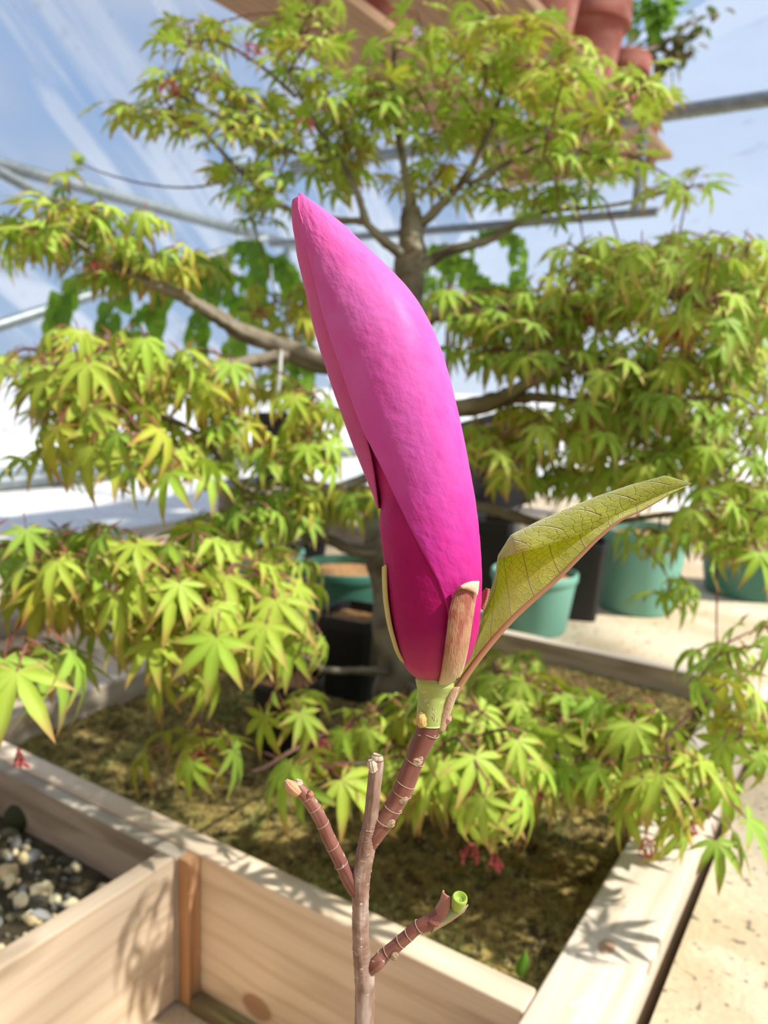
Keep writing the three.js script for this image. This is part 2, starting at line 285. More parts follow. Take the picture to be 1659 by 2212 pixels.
// ---------------------------------------------------------------- gravel compartment
const stoneGeo = []; for (let k = 0; k < 6; k++) { const g = mergeVertices(new THREE.IcosahedronGeometry(1, 1).deleteAttribute('uv').deleteAttribute('normal')), P = g.attributes.position, r = mulberry(40 + k), f = [0.75 + r() * 0.5, 0.5 + r() * 0.35, 0.75 + r() * 0.5]; for (let i = 0; i < P.count; i++) { const w = 0.82 + 0.36 * r(); P.setXYZ(i, P.getX(i) * f[0] * w, P.getY(i) * f[1] * w, P.getZ(i) * f[2] * w); } g.computeVertexNormals(); stoneGeo.push(g); }
const stoneMat = [[236, 222, 180], [206, 186, 138], [150, 150, 146], [176, 138, 106], [96, 96, 70], [70, 66, 50]].map((c) => std({ color: new THREE.Color(`rgb(${c})`), roughness: 0.75, bumpMap: grainBump, bumpScale: 0.0004 }));
{
  const t = thing('gravel_bed', 'mixed pebble gravel in the left compartment beside the divider', 'gravel', ab(0.26, -0.65, 0.02)), r = mulberry(91);
  const gy = (p) => 0.088 + 0.018 * (fbm(p.x * 14 + 60, p.z * 14 + 60, 341, 3) - 0.5);
  const soil = grid(50, 50, (u, v) => { const p = ab(lerp(0.03, 0.4215, v), lerp(-0.829, -0.483, u), 0); return p.setY(gy(p)); });
  const soilMap = tex(256, 256, (u, v) => mix3(sr(40, 34, 22), sr(96, 84, 54), fbm(u * 30, v * 30, 345, 4, 30, 30)), true);
  part(t, 'soil', soil, std({ map: soilMap, roughness: 1, bumpMap: grainBump, bumpScale: 0.003 }));
  const spots = [];
  for (let i = 0; i < 900; i++) { const a = lerp(0.06, 0.412, r()), b = lerp(-0.82, -0.493, r()), p = ab(a, b, 0), k = r(), s = k > 0.95 ? 0.0085 : 0.0026 + k * k * 0.0052; p.y = gy(p) + s * 0.25; spots.push([p, s, Math.floor(r() * 6), Math.min(5, Math.floor(Math.pow(r(), 1.25) * 6)), r() * 6.28, r() - 0.5]); }
  const px = (p) => { const q = p.clone().sub(camera.position).applyQuaternion(camera.quaternion.clone().invert()); return -q.z; };
  spots.sort((x, y) => y[1] / px(y[0]) - x[1] / px(x[0]));
  const rest = [];
  spots.forEach(([p, s, g, m, turn, tip], i) => {
    if (i < 300) { const o = shade(new THREE.Mesh(stoneGeo[g], stoneMat[m])); o.name = 'pebble'; o.position.copy(p).sub(t.position); o.rotation.set(tip, turn, tip * 0.7); o.scale.setScalar(s); t.add(o); }
    else rest.push([p, s, g, turn]);
  });
  const im = new THREE.InstancedMesh(stoneGeo[0], std({ color: 0xffffff, roughness: 0.85 }), rest.length), m4 = new THREE.Matrix4(), q = new THREE.Quaternion(), e = new THREE.Euler(), c = new THREE.Color();
  rest.forEach(([p, s, g, turn], i) => { m4.compose(p.clone().sub(t.position), q.setFromEuler(e.set(0.3, turn, g)), V(s, s, s)); im.setMatrixAt(i, m4); const k = [[0.6, 0.5, 0.3], [0.3, 0.3, 0.28], [0.16, 0.14, 0.08]][g % 3]; im.setColorAt(i, c.setRGB(...k)); });
  im.name = 'grit'; im.userData.kind = 'stuff'; shade(im); t.add(im);
}
{ // a mossy dark cobble against the old board
  const g = mergeVertices(new THREE.IcosahedronGeometry(1, 3).deleteAttribute('uv').deleteAttribute('normal')), P = g.attributes.position;
  for (let i = 0; i < P.count; i++) { const w = 0.016 * (0.85 + 0.3 * fbm(P.getX(i) * 1.5 + 9, P.getY(i) * 1.5 + P.getZ(i) + 9, 351, 3)); P.setXYZ(i, P.getX(i) * w * 1.1, P.getY(i) * w * 0.9, P.getZ(i) * w); }
  const c = onY(45, 1765, 0.096); g.translate(c.x, c.y, c.z); g.computeVertexNormals();
  single('cobble', g, std({ color: 0x3a3f24, roughness: 0.95 }), 'dark mossy cobble in the gravel at the left edge', 'stone', c.clone().setY(0.085));
}
{ // seedling in the moss
  const t = thing('weed_seedling', 'small green oval seedling leaf standing in the moss by the right rail', 'seedling', onY(1130, 2112, 0.104));
  const d = camera.position.distanceTo(t.position), gm = std({ color: 0x6c9a2e, roughness: 0.6, side: THREE.DoubleSide });
  const dep = 0.585, e = grid(6, 10, (u, v) => { const w = 15 * Math.sin(Math.PI * Math.pow(v, 0.8)) * (u - 0.5) * 2; return at(1122 + w + v * 14, 2112 - v * 60, dep - 0.004 * v + 0.003 * Math.abs(u - 0.5)); });
  part(t, 'leaf', e, gm);
  part(t, 'stem', limb([t.position.clone(), t.position.clone().lerp(at(1122, 2112, dep), 0.5), at(1122, 2112, dep)], [0.0006, 0.0005, 0.0005], { seg: 4, rad: 6 }), gm);
}
{ // a dry pale needle lying on the right rail
  const p = onY(1230, 2172, 0.1405), q = onY(1286, 2148, 0.1405);
  single('dry_needle', limb([p, p.clone().lerp(q, 0.5).setY(0.1412), q], [0.0004, 0.0006, 0.0002], { seg: 4, rad: 6 }), std({ color: 0xf4efe2, roughness: 0.6 }), 'thin pale dry needle lying on the right rail of the box', 'needle', p);
}
// ================================================================ shelf and clay pots overhead
const woodShelf = woodMat(pine(227, sr(158, 126, 96), sr(118, 90, 64), [], 0.2));
const SH = 1.2485;
const shelf = thing('hanging_shelf', 'two-plank wooden shelf overhead carrying the clay pots', 'shelf', ab(1.9, -0.9, SH));
plank(shelf, 'plank', 0.55, 2.6, -0.885, -0.655, SH, SH + 0.022, woodShelf, 0.1);
plank(shelf, 'plank', 0.55, 2.6, -1.18, -0.95, SH, SH + 0.022, woodShelf, 0.6);
plank(shelf, 'crossbar', 2.53, 2.59, -1.19, -0.70, SH - 0.03, SH - 0.0005, woodShelf, 0.3);
const clayMap = tex(512, 512, (u, v) => { let c = mix3(sr(150, 80, 62), sr(130, 66, 52), fbm(u * 6, v * 6, 401, 4, 6, 6)); c = mix3(c, sr(166, 122, 108), smooth(fbm(u * 5, v * 9, 405, 4, 5, 9), 0.56, 0.75) * 0.55); return c.map((x) => x * (0.96 + 0.08 * vnoise(u * 200, v * 200, 409, 200, 200))); }, true);
const clay = std({ map: clayMap, roughness: 0.85, bumpMap: grainBump, bumpScale: 0.0003 });
function clayPot(a, b, r, h, label, tip = 0) {
  const y = SH + 0.0225, t = thing('clay_pot', label, 'flower pot', ab(a, b, y), 'clay pots on the hanging shelf'), rb = r * 0.62, hr = h * 0.72;
  const body = lathe([[0.012, 0], [rb - 0.004, 0], [rb, 0.004], [lerp(rb, r, 0.66), hr], [lerp(rb, r, 0.66) - 0.006, hr + 0.002], [rb - 0.009, 0.012], [0.012, 0.012], [0.012, 0]]);
  const rim = lathe([[lerp(rb, r, 0.6), hr - 0.001], [r - 0.004, hr], [r - 0.001, hr + 0.003], [r, h - 0.004], [r - 0.003, h], [r - 0.009, h], [r - 0.014, hr + 0.003], [lerp(rb, r, 0.6), hr - 0.001]]);
  for (const g of [body, rim]) g.translate(t.position.x, t.position.y, t.position.z);
  part(t, 'body', body, clay); part(t, 'rim', rim, clay); return t;
}
clayPot(1.36, -1.06, 0.085, 0.17, 'shaded clay pot on the left shelf plank, nearest to the camera');
clayPot(1.60, -1.06, 0.088, 0.16, 'dark shaded clay pot behind another on the left shelf plank');
clayPot(1.72, -0.735, 0.10, 0.2, 'clay pot cut by the top of the picture on the right shelf plank');
clayPot(2.00, -0.735, 0.105, 0.19, 'large sunlit clay pot with a thick rim on the right shelf plank');
const shrubPot = clayPot(2.26, -0.735, 0.088, 0.16, 'clay pot with a paler rim holding the small shrub at the shelf');
clayPot(2.48, -0.725, 0.078, 0.125, 'last clay pot at the far end of the shelf behind the steel tube');

// ================================================================ nursery pots and green tubs behind
const black = std({ color: 0x15171a, roughness: 0.42 }), potSoil = std({ map: tex(256, 256, (u, v) => mix3(sr(120, 84, 50), sr(196, 150, 96), vnoise(u * 60, v * 60, 421, 60, 60)), true), roughness: 1, bumpMap: grainBump, bumpScale: 0.002 });
function squarePot(pos, w, h, turn, label, o = {}) {
  const t = thing('nursery_pot', label, 'plant pot', pos, 'black nursery pots'), k = o.taper ?? 0.78, th = 0.003, N = 28;
  const ringAt = (half, y, rr = 0.2) => { const pts = []; for (let i = 0; i < N; i++) { const q = i / N * Math.PI * 2, c = Math.cos(q), s = Math.sin(q), p = 8, m = Math.pow(Math.pow(Math.abs(c), p) + Math.pow(Math.abs(s), p), -1 / p); pts.push(V(c * m * half, y, s * m * half)); } return pts; };
  const loft = (rings) => { const pos = [], idx = [], uv = []; rings.forEach((rg, j) => { for (let i = 0; i <= N; i++) { const p = rg[i % N]; pos.push(p.x, p.y, p.z); uv.push(i / N, j / rings.length); } }); for (let j = 0; j < rings.length - 1; j++) for (let i = 0; i < N; i++) { const a = j * (N + 1) + i, c = a + N + 1; idx.push(a, c, a + 1, a + 1, c, c + 1); } const g = new THREE.BufferGeometry(); g.setAttribute('position', new THREE.Float32BufferAttribute(pos, 3)); g.setAttribute('uv', new THREE.Float32BufferAttribute(uv, 2)); g.setIndex(idx); return g; };
  const hw = w / 2, rh = h * 0.86;
  const body = loft([ringAt(0.001, 0), ringAt(hw * k, 0), ringAt(hw * 0.955, rh), ringAt(hw * 0.955 - th, rh), ringAt(hw * k - th, th), ringAt(0.001, th)]);
  const rim = loft([ringAt(hw * 0.95, rh), ringAt(hw, rh - 0.001), ringAt(hw, h), ringAt(hw - th, h), ringAt(hw * 0.955 - th, rh), ringAt(hw * 0.95, rh)]);
  const parts = [[body, 'body', black], [rim, 'rim', black]];
  if (o.soil !== false) { const s = loft([ringAt(0.001, h * 0.9), ringAt(hw * 0.94, h * 0.89)]); const P = s.attributes.position, r = mulberry(Math.round(w * 1e5)); for (let i = 0; i < P.count; i++) P.setY(i, P.getY(i) + 0.003 * (r() - 0.5)); parts.push([s, 'soil', potSoil]); }
  for (const [g, n, m] of parts) { const c = g.index ? g.toNonIndexed() : g; c.computeVertexNormals(); c.rotateZ(o.tip ?? 0); c.rotateY(turn); c.translate(pos.x, pos.y, pos.z); part(t, n, c, m); }
  return t;
}
function roundTub(pos, r, h, mat, label, o = {}) {
  const t = thing(o.name ?? 'plastic_tub', label, o.category ?? 'tub', pos, o.group ?? 'green plastic tubs behind the box'), rb = r * (o.taper ?? 0.8);
  const body = lathe([[0.001, 0.006], [rb * 0.92, 0.006], [rb * 0.93, 0], [rb * 0.97, 0], [rb, 0.004], [r * 0.965, h * 0.88], [r * 0.965 - 0.004, h * 0.88], [rb - 0.004, 0.01], [0.001, 0.01]], 48);
  const rim = lathe([[r * 0.96, h * 0.87], [r, h * 0.875], [r, h * 0.985], [r - 0.003, h], [r * 0.955, h], [r * 0.95, h * 0.88], [r * 0.96, h * 0.87]], 48);
  const soil = new THREE.CircleGeometry(r * 0.95, 32); soil.rotateX(-Math.PI / 2); soil.translate(0, h * 0.88, 0);
  for (const [g, n, m] of [[body, 'body', mat], [rim, 'rim', mat], [soil, 'soil', potSoil]]) { g.translate(pos.x, pos.y, pos.z); part(t, n, g, m); }
  return t;
}
const green = std({ color: new THREE.Color('rgb(112,166,148)'), roughness: 0.5 }), darkGreen = std({ color: new THREE.Color('rgb(58,112,96)'), roughness: 0.5 });
const floorAt = (px, py) => onY(px, py, FL + 0.0005);
roundTub(ab(1.268, -0.49, FL + 0.0005), 0.075, 0.105, green, 'pale green tub just behind the box under the magnolia leaf');
roundTub(floorAt(1372, 1312), 0.088, 0.16, green, 'sunlit pale green tub beside the tall black pot at right');
roundTub(floorAt(1612, 1280), 0.105, 0.115, darkGreen, 'dark green tub at the right edge of the picture');
roundTub(floorAt(745, 1372), 0.08, 0.12, darkGreen, 'green tub behind the small black pot left of the bud');
roundTub(floorAt(560, 1320), 0.08, 0.115, green, 'pale green tub half hidden by the lower left leaves');
squarePot(floorAt(1246, 1330), 0.086, 0.145, TURN + 0.35, 'tall black square pot standing before the sunlit green tub');
squarePot(floorAt(1062, 1300), 0.085, 0.165, TURN + 0.2, 'black square pot right of the bud below the branch');
squarePot(onY(765, 1492, 0.108), 0.092, 0.118, TURN + 0.1, 'small black square pot with brown soil on the moss left of the bud', { soil: true });
roundTub(onY(620, 1612, 0.106), 0.043, 0.09, black, 'small round black pot on the moss under the left leaves', { name: 'nursery_pot', category: 'plant pot', group: 'black nursery pots', taper: 0.82 });
squarePot(floorAt(505, 1256), 0.095, 0.125, TURN + 0.3, 'black square pot under the left leaves, leftmost of the floor pots');
squarePot(floorAt(655, 1262), 0.10, 0.14, TURN + 0.6, 'black square pot on the floor between the pale tub and the trunk');
squarePot(floorAt(860, 1262), 0.105, 0.15, TURN + 0.15, 'black square pot on the floor directly behind the maple trunk');
// bench with two pots
const benchWood = woodMat(pine(238, sr(150, 140, 126), sr(112, 102, 90), [], 0.4));
const bench = thing('potting_bench', 'low grey plank bench behind the maple carrying two black pots', 'bench', ab(1.76, -1.2, FL));
plank(bench, 'plank', 1.62, 1.755, -1.66, -0.68, 0.215, 0.24, benchWood, 0.2);
plank(bench, 'plank', 1.763, 1.90, -1.66, -0.68, 0.215, 0.24, benchWood, 0.5);
for (const b of [-1.6, -0.75]) for (const a of [1.64, 1.86]) plank(bench, 'leg', a, a + 0.03, b - 0.015, b + 0.015, FL, 0.2145, benchWood, 0.7);
squarePot(onA(606, 1040, 1.76).setY(0.2405), 0.155, 0.205, TURN + 0.55, 'black square pot with a thick rim on the bench left of the bud');
squarePot(onA(1090, 1040, 1.76).setY(0.262), 0.155, 0.21, TURN + 0.9, 'tilted black square pot on the bench right of the bud', { tip: 0.26 });
{ // kerb plank on the floor at the left
  const t = thing('kerb_plank', 'weathered grey plank lying on the floor at the left edge', 'plank', ab(1.4, -1.55, FL)), g = board(0.9, 0.03, 0.08), p = floorAt(-80, 1384), q = floorAt(200, 1316);
  g.rotateY(Math.atan2(-(q.z - p.z), q.x - p.x)); const c = p.clone().lerp(q, 0.1).setY(FL + 0.0155); g.translate(c.x, c.y, c.z); t.position.copy(c).setY(FL); part(t, 'plank', g, benchWood);
}
// ================================================================ the magnolia in front
const MD = 0.2, PXM = MD / FOCAL, BACK = V(0, 0, 1).applyQuaternion(camera.quaternion);
const mg = (px, py, z = 0) => at(px, py, MD).addScaledVector(BACK, z);         // z in metres towards the viewer's side
const stemFoot = mg(786, 2300).clone(); const magnolia = thing('magnolia', 'tall magenta magnolia bud on a bare knobbly twig in the foreground', 'magnolia', V(stemFoot.x, 0, stemFoot.z));
const OUTL = [[640, 421], [634, 445], [634, 500], [640, 560], [650, 603], [660, 650], [672, 708], [686, 757], [700, 800], [716, 848], [736, 904], [757, 962], [780, 1020], [800, 1068], [809, 1090], [815, 1130], [822, 1180], [827, 1230], [833, 1290], [842, 1350], [856, 1408], [876, 1447], [904, 1470], [930, 1480]];
const OUTR = [[652, 420], [690, 445], [740, 484], [790, 532], [840, 580], [880, 622], [907, 658], [935, 710], [955, 760], [975, 828], [990, 890], [1003, 950], [1014, 1010], [1025, 1070], [1033, 1130], [1038, 1180], [1041, 1240], [1040, 1300], [1033, 1370], [1021, 1408], [1006, 1438], [986, 1460], [952, 1480]];
const TIP = [646, 418], AX = [0.2653, 0.9642], NX = [0.9642, -0.2653];
const sOf = (p) => (p[0] - TIP[0]) * AX[0] + (p[1] - TIP[1]) * AX[1], oOf = (p) => (p[0] - TIP[0]) * NX[0] + (p[1] - TIP[1]) * NX[1];
function table(list) { const t = list.map((p) => [sOf(p), oOf(p)]).sort((a, b) => a[0] - b[0]); return (s) => { if (s <= t[0][0]) return t[0][1]; for (let i = 1; i < t.length; i++) if (s <= t[i][0]) { const [s0, o0] = t[i - 1], [s1, o1] = t[i]; return lerp(o0, o1, (s - s0) / (s1 - s0 || 1)); } return t[t.length - 1][1]; }; }
const rawL = table(OUTL), rawR = table(OUTR), blur = (f) => (s) => (f(s - 14) + 2 * f(s) + f(s + 14) + f(s - 7) * 2 + f(s + 7) * 2) / 8;
const oL = blur(rawL), oR = blur(rawR), SEND = sOf([941, 1480]);
function budPoint(s, th, k = 1, lift = 0, flat = 0.92) {        // s pixels down the bud, th round it (0 faces the viewer, + to the right)
  const l = oL(s), r = oR(s), c = (l + r) / 2, w = Math.max(0.5, (r - l) / 2) * k + lift, o = c + w * Math.sin(th);
  return mg(TIP[0] + AX[0] * s + NX[0] * o, TIP[1] + AX[1] * s + NX[1] * o, w * Math.cos(th) * flat * PXM);
}
const edgeAngle = (list) => { const f = table(list); return (s) => { const l = oL(s), r = oR(s), c = (l + r) / 2, w = Math.max(1, (r - l) / 2); return Math.asin(clamp((f(s) - c) / w, -1, 1)); }; };
const frontEdge = edgeAngle([[646, 418], [644, 465], [653, 520], [668, 561], [685, 626], [705, 705], [726, 771], [755, 854], [784, 935], [819, 1005], [852, 1074], [881, 1135], [913, 1197], [939, 1247], [958, 1300], [968, 1360], [973, 1420], [970, 1478]]);
const leftEdge = edgeAngle([[760, 880], [786, 938], [797, 985], [804, 1030], [809, 1077], [812, 1100]]);
const tepalMaps = (seed) => ({ bump: tex(512, 1024, (u, v) => { const a = fbm(u * 24, v * 60, seed, 4, 24, 60), vein = fbm(u * 60, v * 6, seed + 5, 3, 60, 6); const c = a * 0.85 + vein * 0.15; return [c, c, c]; }), col: tex(256, 512, (u, v) => { const vein = fbm(u * 46, v * 5, seed + 5, 3, 46, 5), sp = fbm(u * 12, v * 18, seed + 11, 4, 12, 18), k = 0.9 + 0.08 * vein + 0.12 * (sp - 0.5), h = 0.74 + 0.5 * sp; return [0.98, clamp(k * h, 0, 1), clamp(0.86 + 0.2 * (sp - 0.3), 0, 1)]; }) });
const tm = tepalMaps(501);
const petal = phys({ vertexColors: true, map: tm.col, roughness: 0.85, clearcoat: 0.2, clearcoatRoughness: 0.42, bumpMap: tm.bump, bumpScale: 0.0003, sheen: 0.14, sheenColor: new THREE.Color(0.9, 0.6, 0.85), sheenRoughness: 0.4, transmission: 0.12, thickness: 0, specularIntensity: 0.2, side: THREE.DoubleSide });
const ramp = (stops) => (t) => { for (let i = 1; i < stops.length; i++) if (t <= stops[i][0]) return mix3(stops[i - 1][1], stops[i][1], clamp((t - stops[i - 1][0]) / (stops[i][0] - stops[i - 1][0]))); return stops[stops.length - 1][1]; };
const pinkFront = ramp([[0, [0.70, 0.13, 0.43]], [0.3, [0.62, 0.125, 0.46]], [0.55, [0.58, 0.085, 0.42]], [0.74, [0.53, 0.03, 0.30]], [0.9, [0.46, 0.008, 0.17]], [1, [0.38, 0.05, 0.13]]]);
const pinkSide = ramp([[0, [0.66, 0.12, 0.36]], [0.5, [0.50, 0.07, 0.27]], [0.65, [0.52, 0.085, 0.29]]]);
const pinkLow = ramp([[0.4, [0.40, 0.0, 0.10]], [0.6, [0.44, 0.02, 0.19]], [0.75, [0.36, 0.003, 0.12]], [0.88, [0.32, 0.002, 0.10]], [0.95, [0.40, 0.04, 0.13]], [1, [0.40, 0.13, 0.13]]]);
const ripple = (s, th, seed) => 2.6 * (fbm(s / 90 + 8, th * 1.7 + 8, seed, 4) - 0.5) + 0.9 * (fbm(s / 18 + 8, th * 9 + 8, seed + 3, 3) - 0.5);
function tepal(label, s0, s1, lo, hi, kAt, color, seed, nu = 56, nv = 170, flare) {
  const g = shell(nu, nv, (u, v) => { const s = lerp(s0, s1, v), th = lerp(hi(s), lo(s), u); return budPoint(s, th, kAt(s, u), ripple(s, th, seed) * smooth(s, 0, 60) * smooth(SEND - s, 0, 60) + (flare ? flare(s, th) : 0)); }, 0.00042, (u, v) => color(lerp(s0, s1, v) / SEND));
  const m = part(magnolia, 'tepal', g, petal); m.userData.label = label; return m;
}
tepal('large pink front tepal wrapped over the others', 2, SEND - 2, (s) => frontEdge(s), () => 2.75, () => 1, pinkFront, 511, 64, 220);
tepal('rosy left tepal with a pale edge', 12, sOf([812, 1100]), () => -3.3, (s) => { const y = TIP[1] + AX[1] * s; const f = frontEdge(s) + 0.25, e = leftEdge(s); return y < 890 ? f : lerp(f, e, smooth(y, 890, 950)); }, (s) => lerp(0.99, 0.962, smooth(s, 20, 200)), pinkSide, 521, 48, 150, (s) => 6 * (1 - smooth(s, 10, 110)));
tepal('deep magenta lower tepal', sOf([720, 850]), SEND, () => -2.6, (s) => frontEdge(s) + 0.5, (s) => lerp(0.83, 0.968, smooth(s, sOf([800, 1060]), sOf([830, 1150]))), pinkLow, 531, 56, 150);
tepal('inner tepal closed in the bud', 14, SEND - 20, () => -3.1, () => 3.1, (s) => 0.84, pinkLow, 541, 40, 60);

// bracts at the foot of the bud
const vc = (o) => phys({ vertexColors: true, roughness: 0.95, side: THREE.DoubleSide, ...o });
const bractMat = vc({ bumpMap: grainBump, bumpScale: 0.0002, transmission: 0.1, thickness: 0 });
function onBud(px, py, lift) { const s = sOf([px, py]), o = oOf([px, py]), l = oL(s), r = oR(s), c = (l + r) / 2, w = Math.max(1, (r - l) / 2), x = clamp((o - c) / w, -0.995, 0.995); return mg(px, py, w * Math.sqrt(1 - x * x) * 0.92 * PXM + lift); }
const poly = (list) => (t) => { const k = t * (list.length - 1), i = Math.min(list.length - 2, Math.floor(k)), f = k - i; return [lerp(list[i][0], list[i + 1][0], f), lerp(list[i][1], list[i + 1][1], f)]; };
{
  const l = poly([[942, 1481], [948, 1440], [953, 1395], [958, 1350], [962, 1308], [970, 1275], [984, 1256]]), r = poly([[988, 1464], [995, 1425], [1001, 1385], [1007, 1340], [1012, 1305], [1017, 1275], [1021, 1262]]);
  const g = shell(12, 40, (u, v) => { const p = l(v), q = r(v), e = 4 * u * (1 - u); return onBud(lerp(q[0], p[0], u), lerp(q[1], p[1], u), (0.0006 + 0.0011 * e) * (0.5 + 0.5 * v) + 0.0009 * v); }, 0.0006, (u, v) => { const n = fbm(u * 6 + 4, v * 14 + 4, 551, 3), c = mix3([0.40, 0.21, 0.11], [0.30, 0.085, 0.055], smooth(n + (v - 0.5) * 0.5, 0.4, 0.7)); return mix3([0.52, 0.40, 0.20], c, smooth(v, 0, 0.35)); });
  const m = part(magnolia, 'bract', g, bractMat); m.userData.label = 'brown velvety bract on the bud front';
  const f = shell(8, 6, (u, v) => { const a = poly([[984, 1256], [992, 1251], [1006, 1247], [1023, 1248]])(u), b = poly([[984, 1257], [996, 1260], [1008, 1266], [1019, 1276]])(u); const p = onBud(lerp(a[0], b[0], v), lerp(a[1], b[1], v), 0.0035 + 0.0006 * Math.sin(v * 3)); return p; }, 0.0003, () => [0.72, 0.5, 0.34]);
  part(magnolia, 'bract_tip', f, bractMat, m);
  const lb = shell(8, 40, (u, v) => { const s = lerp(sOf([828, 1218]), sOf([858, 1432]), v), d = Math.sin(Math.PI * Math.pow(v, 0.85)); return budPoint(s, lerp(-1.2, -1.2 - 0.9 * Math.sqrt(d), u), 1, 1 + 5.5 * d, 0.92); }, 0.0005, (u, v) => mix3([0.56, 0.46, 0.14], [0.50, 0.38, 0.14], v));
  part(magnolia, 'bract', lb, bractMat).userData.label = 'yellow-green bract on the bud left side';
  const rb = shell(6, 12, (u, v) => mg(1034 + v * 20 + (u - 0.5) * 20 * (1 - v * v), 1312 - v * 40 + (u - 0.5) * 14 * (1 - v), -0.003 + 0.002 * u), 0.0007, () => [0.44, 0.15, 0.10]);
  part(magnolia, 'bract', rb, bractMat).userData.label = 'reddish hairy bract tip at the right edge';
}
// ---------------------------------------------------------------- wood of the twig
const bark = (a, b, pale, seed) => (t, w, p) => { const n = fbm(w * 5 + 3, p.y * 260 + 30, seed, 4), sp = vnoise(p.y * 1500 + w * 9, p.x * 1500 - p.z * 1500, seed + 7), st = fbm(w * 7 + 1, p.y * 120 + 50, seed + 13, 3); let c = mix3(a, b, smooth(n, 0.3, 0.7)); c = mix3(c, pale, smooth(st, 0.52, 0.72) * 0.7); return sp > 0.955 ? mix3(c, [0.75, 0.68, 0.6], 0.75) : c; };
const barkMat = std({ vertexColors: true, roughness: 0.6, bumpMap: softBump, bumpScale: 0.0004 });
const px = (list, z) => list.map(([x, y, zz]) => mg(x, y, zz ?? z ?? 0)), rp = (list) => list.map((r) => r * PXM);
const greyBrown = bark([0.20, 0.11, 0.075], [0.30, 0.19, 0.14], [0.46, 0.37, 0.31], 561), redBrown = bark([0.16, 0.05, 0.035], [0.21, 0.075, 0.05], [0.27, 0.12, 0.085], 571);
{
  const low = [stemFoot.clone().setY(0.0), stemFoot.clone().lerp(V(stemFoot.x, 0, stemFoot.z), 0.6), ...px([[786, 2290], [787, 2212], [788, 2120], [780, 2040], [779, 1960], [780, 1900], [788, 1850], [797, 1800], [802, 1776]])];
  const stem = part(magnolia, 'stem', limb(low, rp([26, 25, 21, 20.5, 22, 18.5, 18, 19.5, 20, 18.5, 17]), { seg: 420, rad: 30, rough: 0.05, seed: 3, color: greyBrown }), barkMat);
  stem.userData.label = 'grey-brown lower stem';
  part(magnolia, 'stub', limb(px([[800, 1790], [803, 1750], [807, 1710], [811, 1670], [814, 1640]]), rp([18, 16, 15, 14.5, 15]), { seg: 40, rad: 20, rough: 0.1, seed: 5, color: greyBrown }), barkMat).userData.label = 'dead pruned stub';
  const stub2 = limb(px([[806, 1660, 0.0016], [803, 1646, 0.002], [802, 1636, 0.002]]), rp([9, 10, 6]), { seg: 10, rad: 12, rough: 0.25, color: () => [0.5, 0.4, 0.3] }); part(magnolia, 'stub_knob', stub2, barkMat);
  part(magnolia, 'stub_cut', limb(px([[813, 1644, 0], [815, 1636, 0], [816, 1629, 0]]), rp([13, 13.5, 10]), { seg: 6, rad: 16, rough: 0.12, color: () => [0.5, 0.38, 0.27] }), barkMat);
  const twig = part(magnolia, 'twig', limb(px([[796, 1834], [810, 1806], [830, 1775], [853, 1738], [873, 1700], [893, 1648], [909, 1610], [922, 1580], [926, 1562]]), rp([13, 18, 20, 20, 22, 21, 23, 25, 27]), { seg: 110, rad: 26, rough: 0.03, seed: 7, color: redBrown }), barkMat); twig.userData.label = 'chestnut-brown upper twig';
  const left = part(magnolia, 'twig', limb(px([[779, 1950, 0], [766, 1920], [752, 1893], [735, 1860], [712, 1815], [695, 1775], [672, 1735], [650, 1708], [640, 1697]]), rp([10, 16, 17, 15, 14.5, 14, 14, 14, 12]), { seg: 80, rad: 22, rough: 0.04, seed: 9, color: redBrown }), barkMat); left.userData.label = 'reddish left side twig';
  const right = part(magnolia, 'twig', limb(px([[786, 2112, 0], [799, 2094], [814, 2077, 0.001], [832, 2062], [856, 2043], [880, 2022], [902, 2003], [930, 1992], [950, 1975]]), rp([9, 14, 15, 14, 14, 14, 14, 17, 17]), { seg: 80, rad: 22, rough: 0.04, seed: 11, color: redBrown }), barkMat); right.userData.label = 'reddish right side twig';
  // ring scars of pale skin round the twigs
  const pale = std({ color: new THREE.Color(0.42, 0.31, 0.23), roughness: 0.8 });
  const ring = (x, y, r, dx, dy, par, thick = 0.8) => { const g = new THREE.TorusGeometry(r * PXM, thick * PXM, 6, 26), q = new THREE.Quaternion().setFromUnitVectors(V(0, 0, 1), V(dx, -dy, 0.16).normalize().applyQuaternion(camera.quaternion)); g.applyQuaternion(q); const c = mg(x, y, 0); g.translate(c.x, c.y, c.z); part(magnolia, 'ring_scar', g, pale, par); };
  for (const [x, y, r] of [[925, 1579, 25.5], [896, 1642, 21.8], [877, 1690, 22.5], [868, 1712, 21.5], [849, 1744, 20.6], [832, 1772, 22.2]]) ring(x, y, r, 0.42, -0.9, twig);
  for (const [x, y, r] of [[664, 1722, 14.5], [679, 1746, 14.5], [697, 1780, 14.6], [718, 1828, 15], [737, 1866, 16]]) ring(x, y, r, -0.48, -0.87, left);
  for (const [x, y, r] of [[826, 2066, 15], [838, 2057, 14.6], [866, 2034, 14.5], [884, 2018, 14.6], [906, 2001, 15]]) ring(x, y, r, 0.76, -0.62, right);
  // leaf scars: pale shields on the twig
  for (const [x, y, w, h, tilt] of [[901, 1636, 12, 16, 0.25], [843, 1772, 12, 8, -0.6], [870, 1722, 12, 8, -0.5], [852, 2055, 8, 10, 0.6]]) { const g = new THREE.SphereGeometry(1, 14, 10); g.scale(w * PXM, h * PXM, 4 * PXM); g.rotateZ(-tilt); g.applyQuaternion(camera.quaternion); const c = mg(x, y, 18.5 * PXM); g.translate(c.x, c.y, c.z); part(magnolia, 'leaf_scar', g, std({ color: new THREE.Color(0.42, 0.30, 0.19), roughness: 0.85, bumpMap: softBump, bumpScale: 0.0006 }), twig); }
  // buds
  const budMat = std({ vertexColors: true, roughness: 0.85, bumpMap: grainBump, bumpScale: 0.0003 });
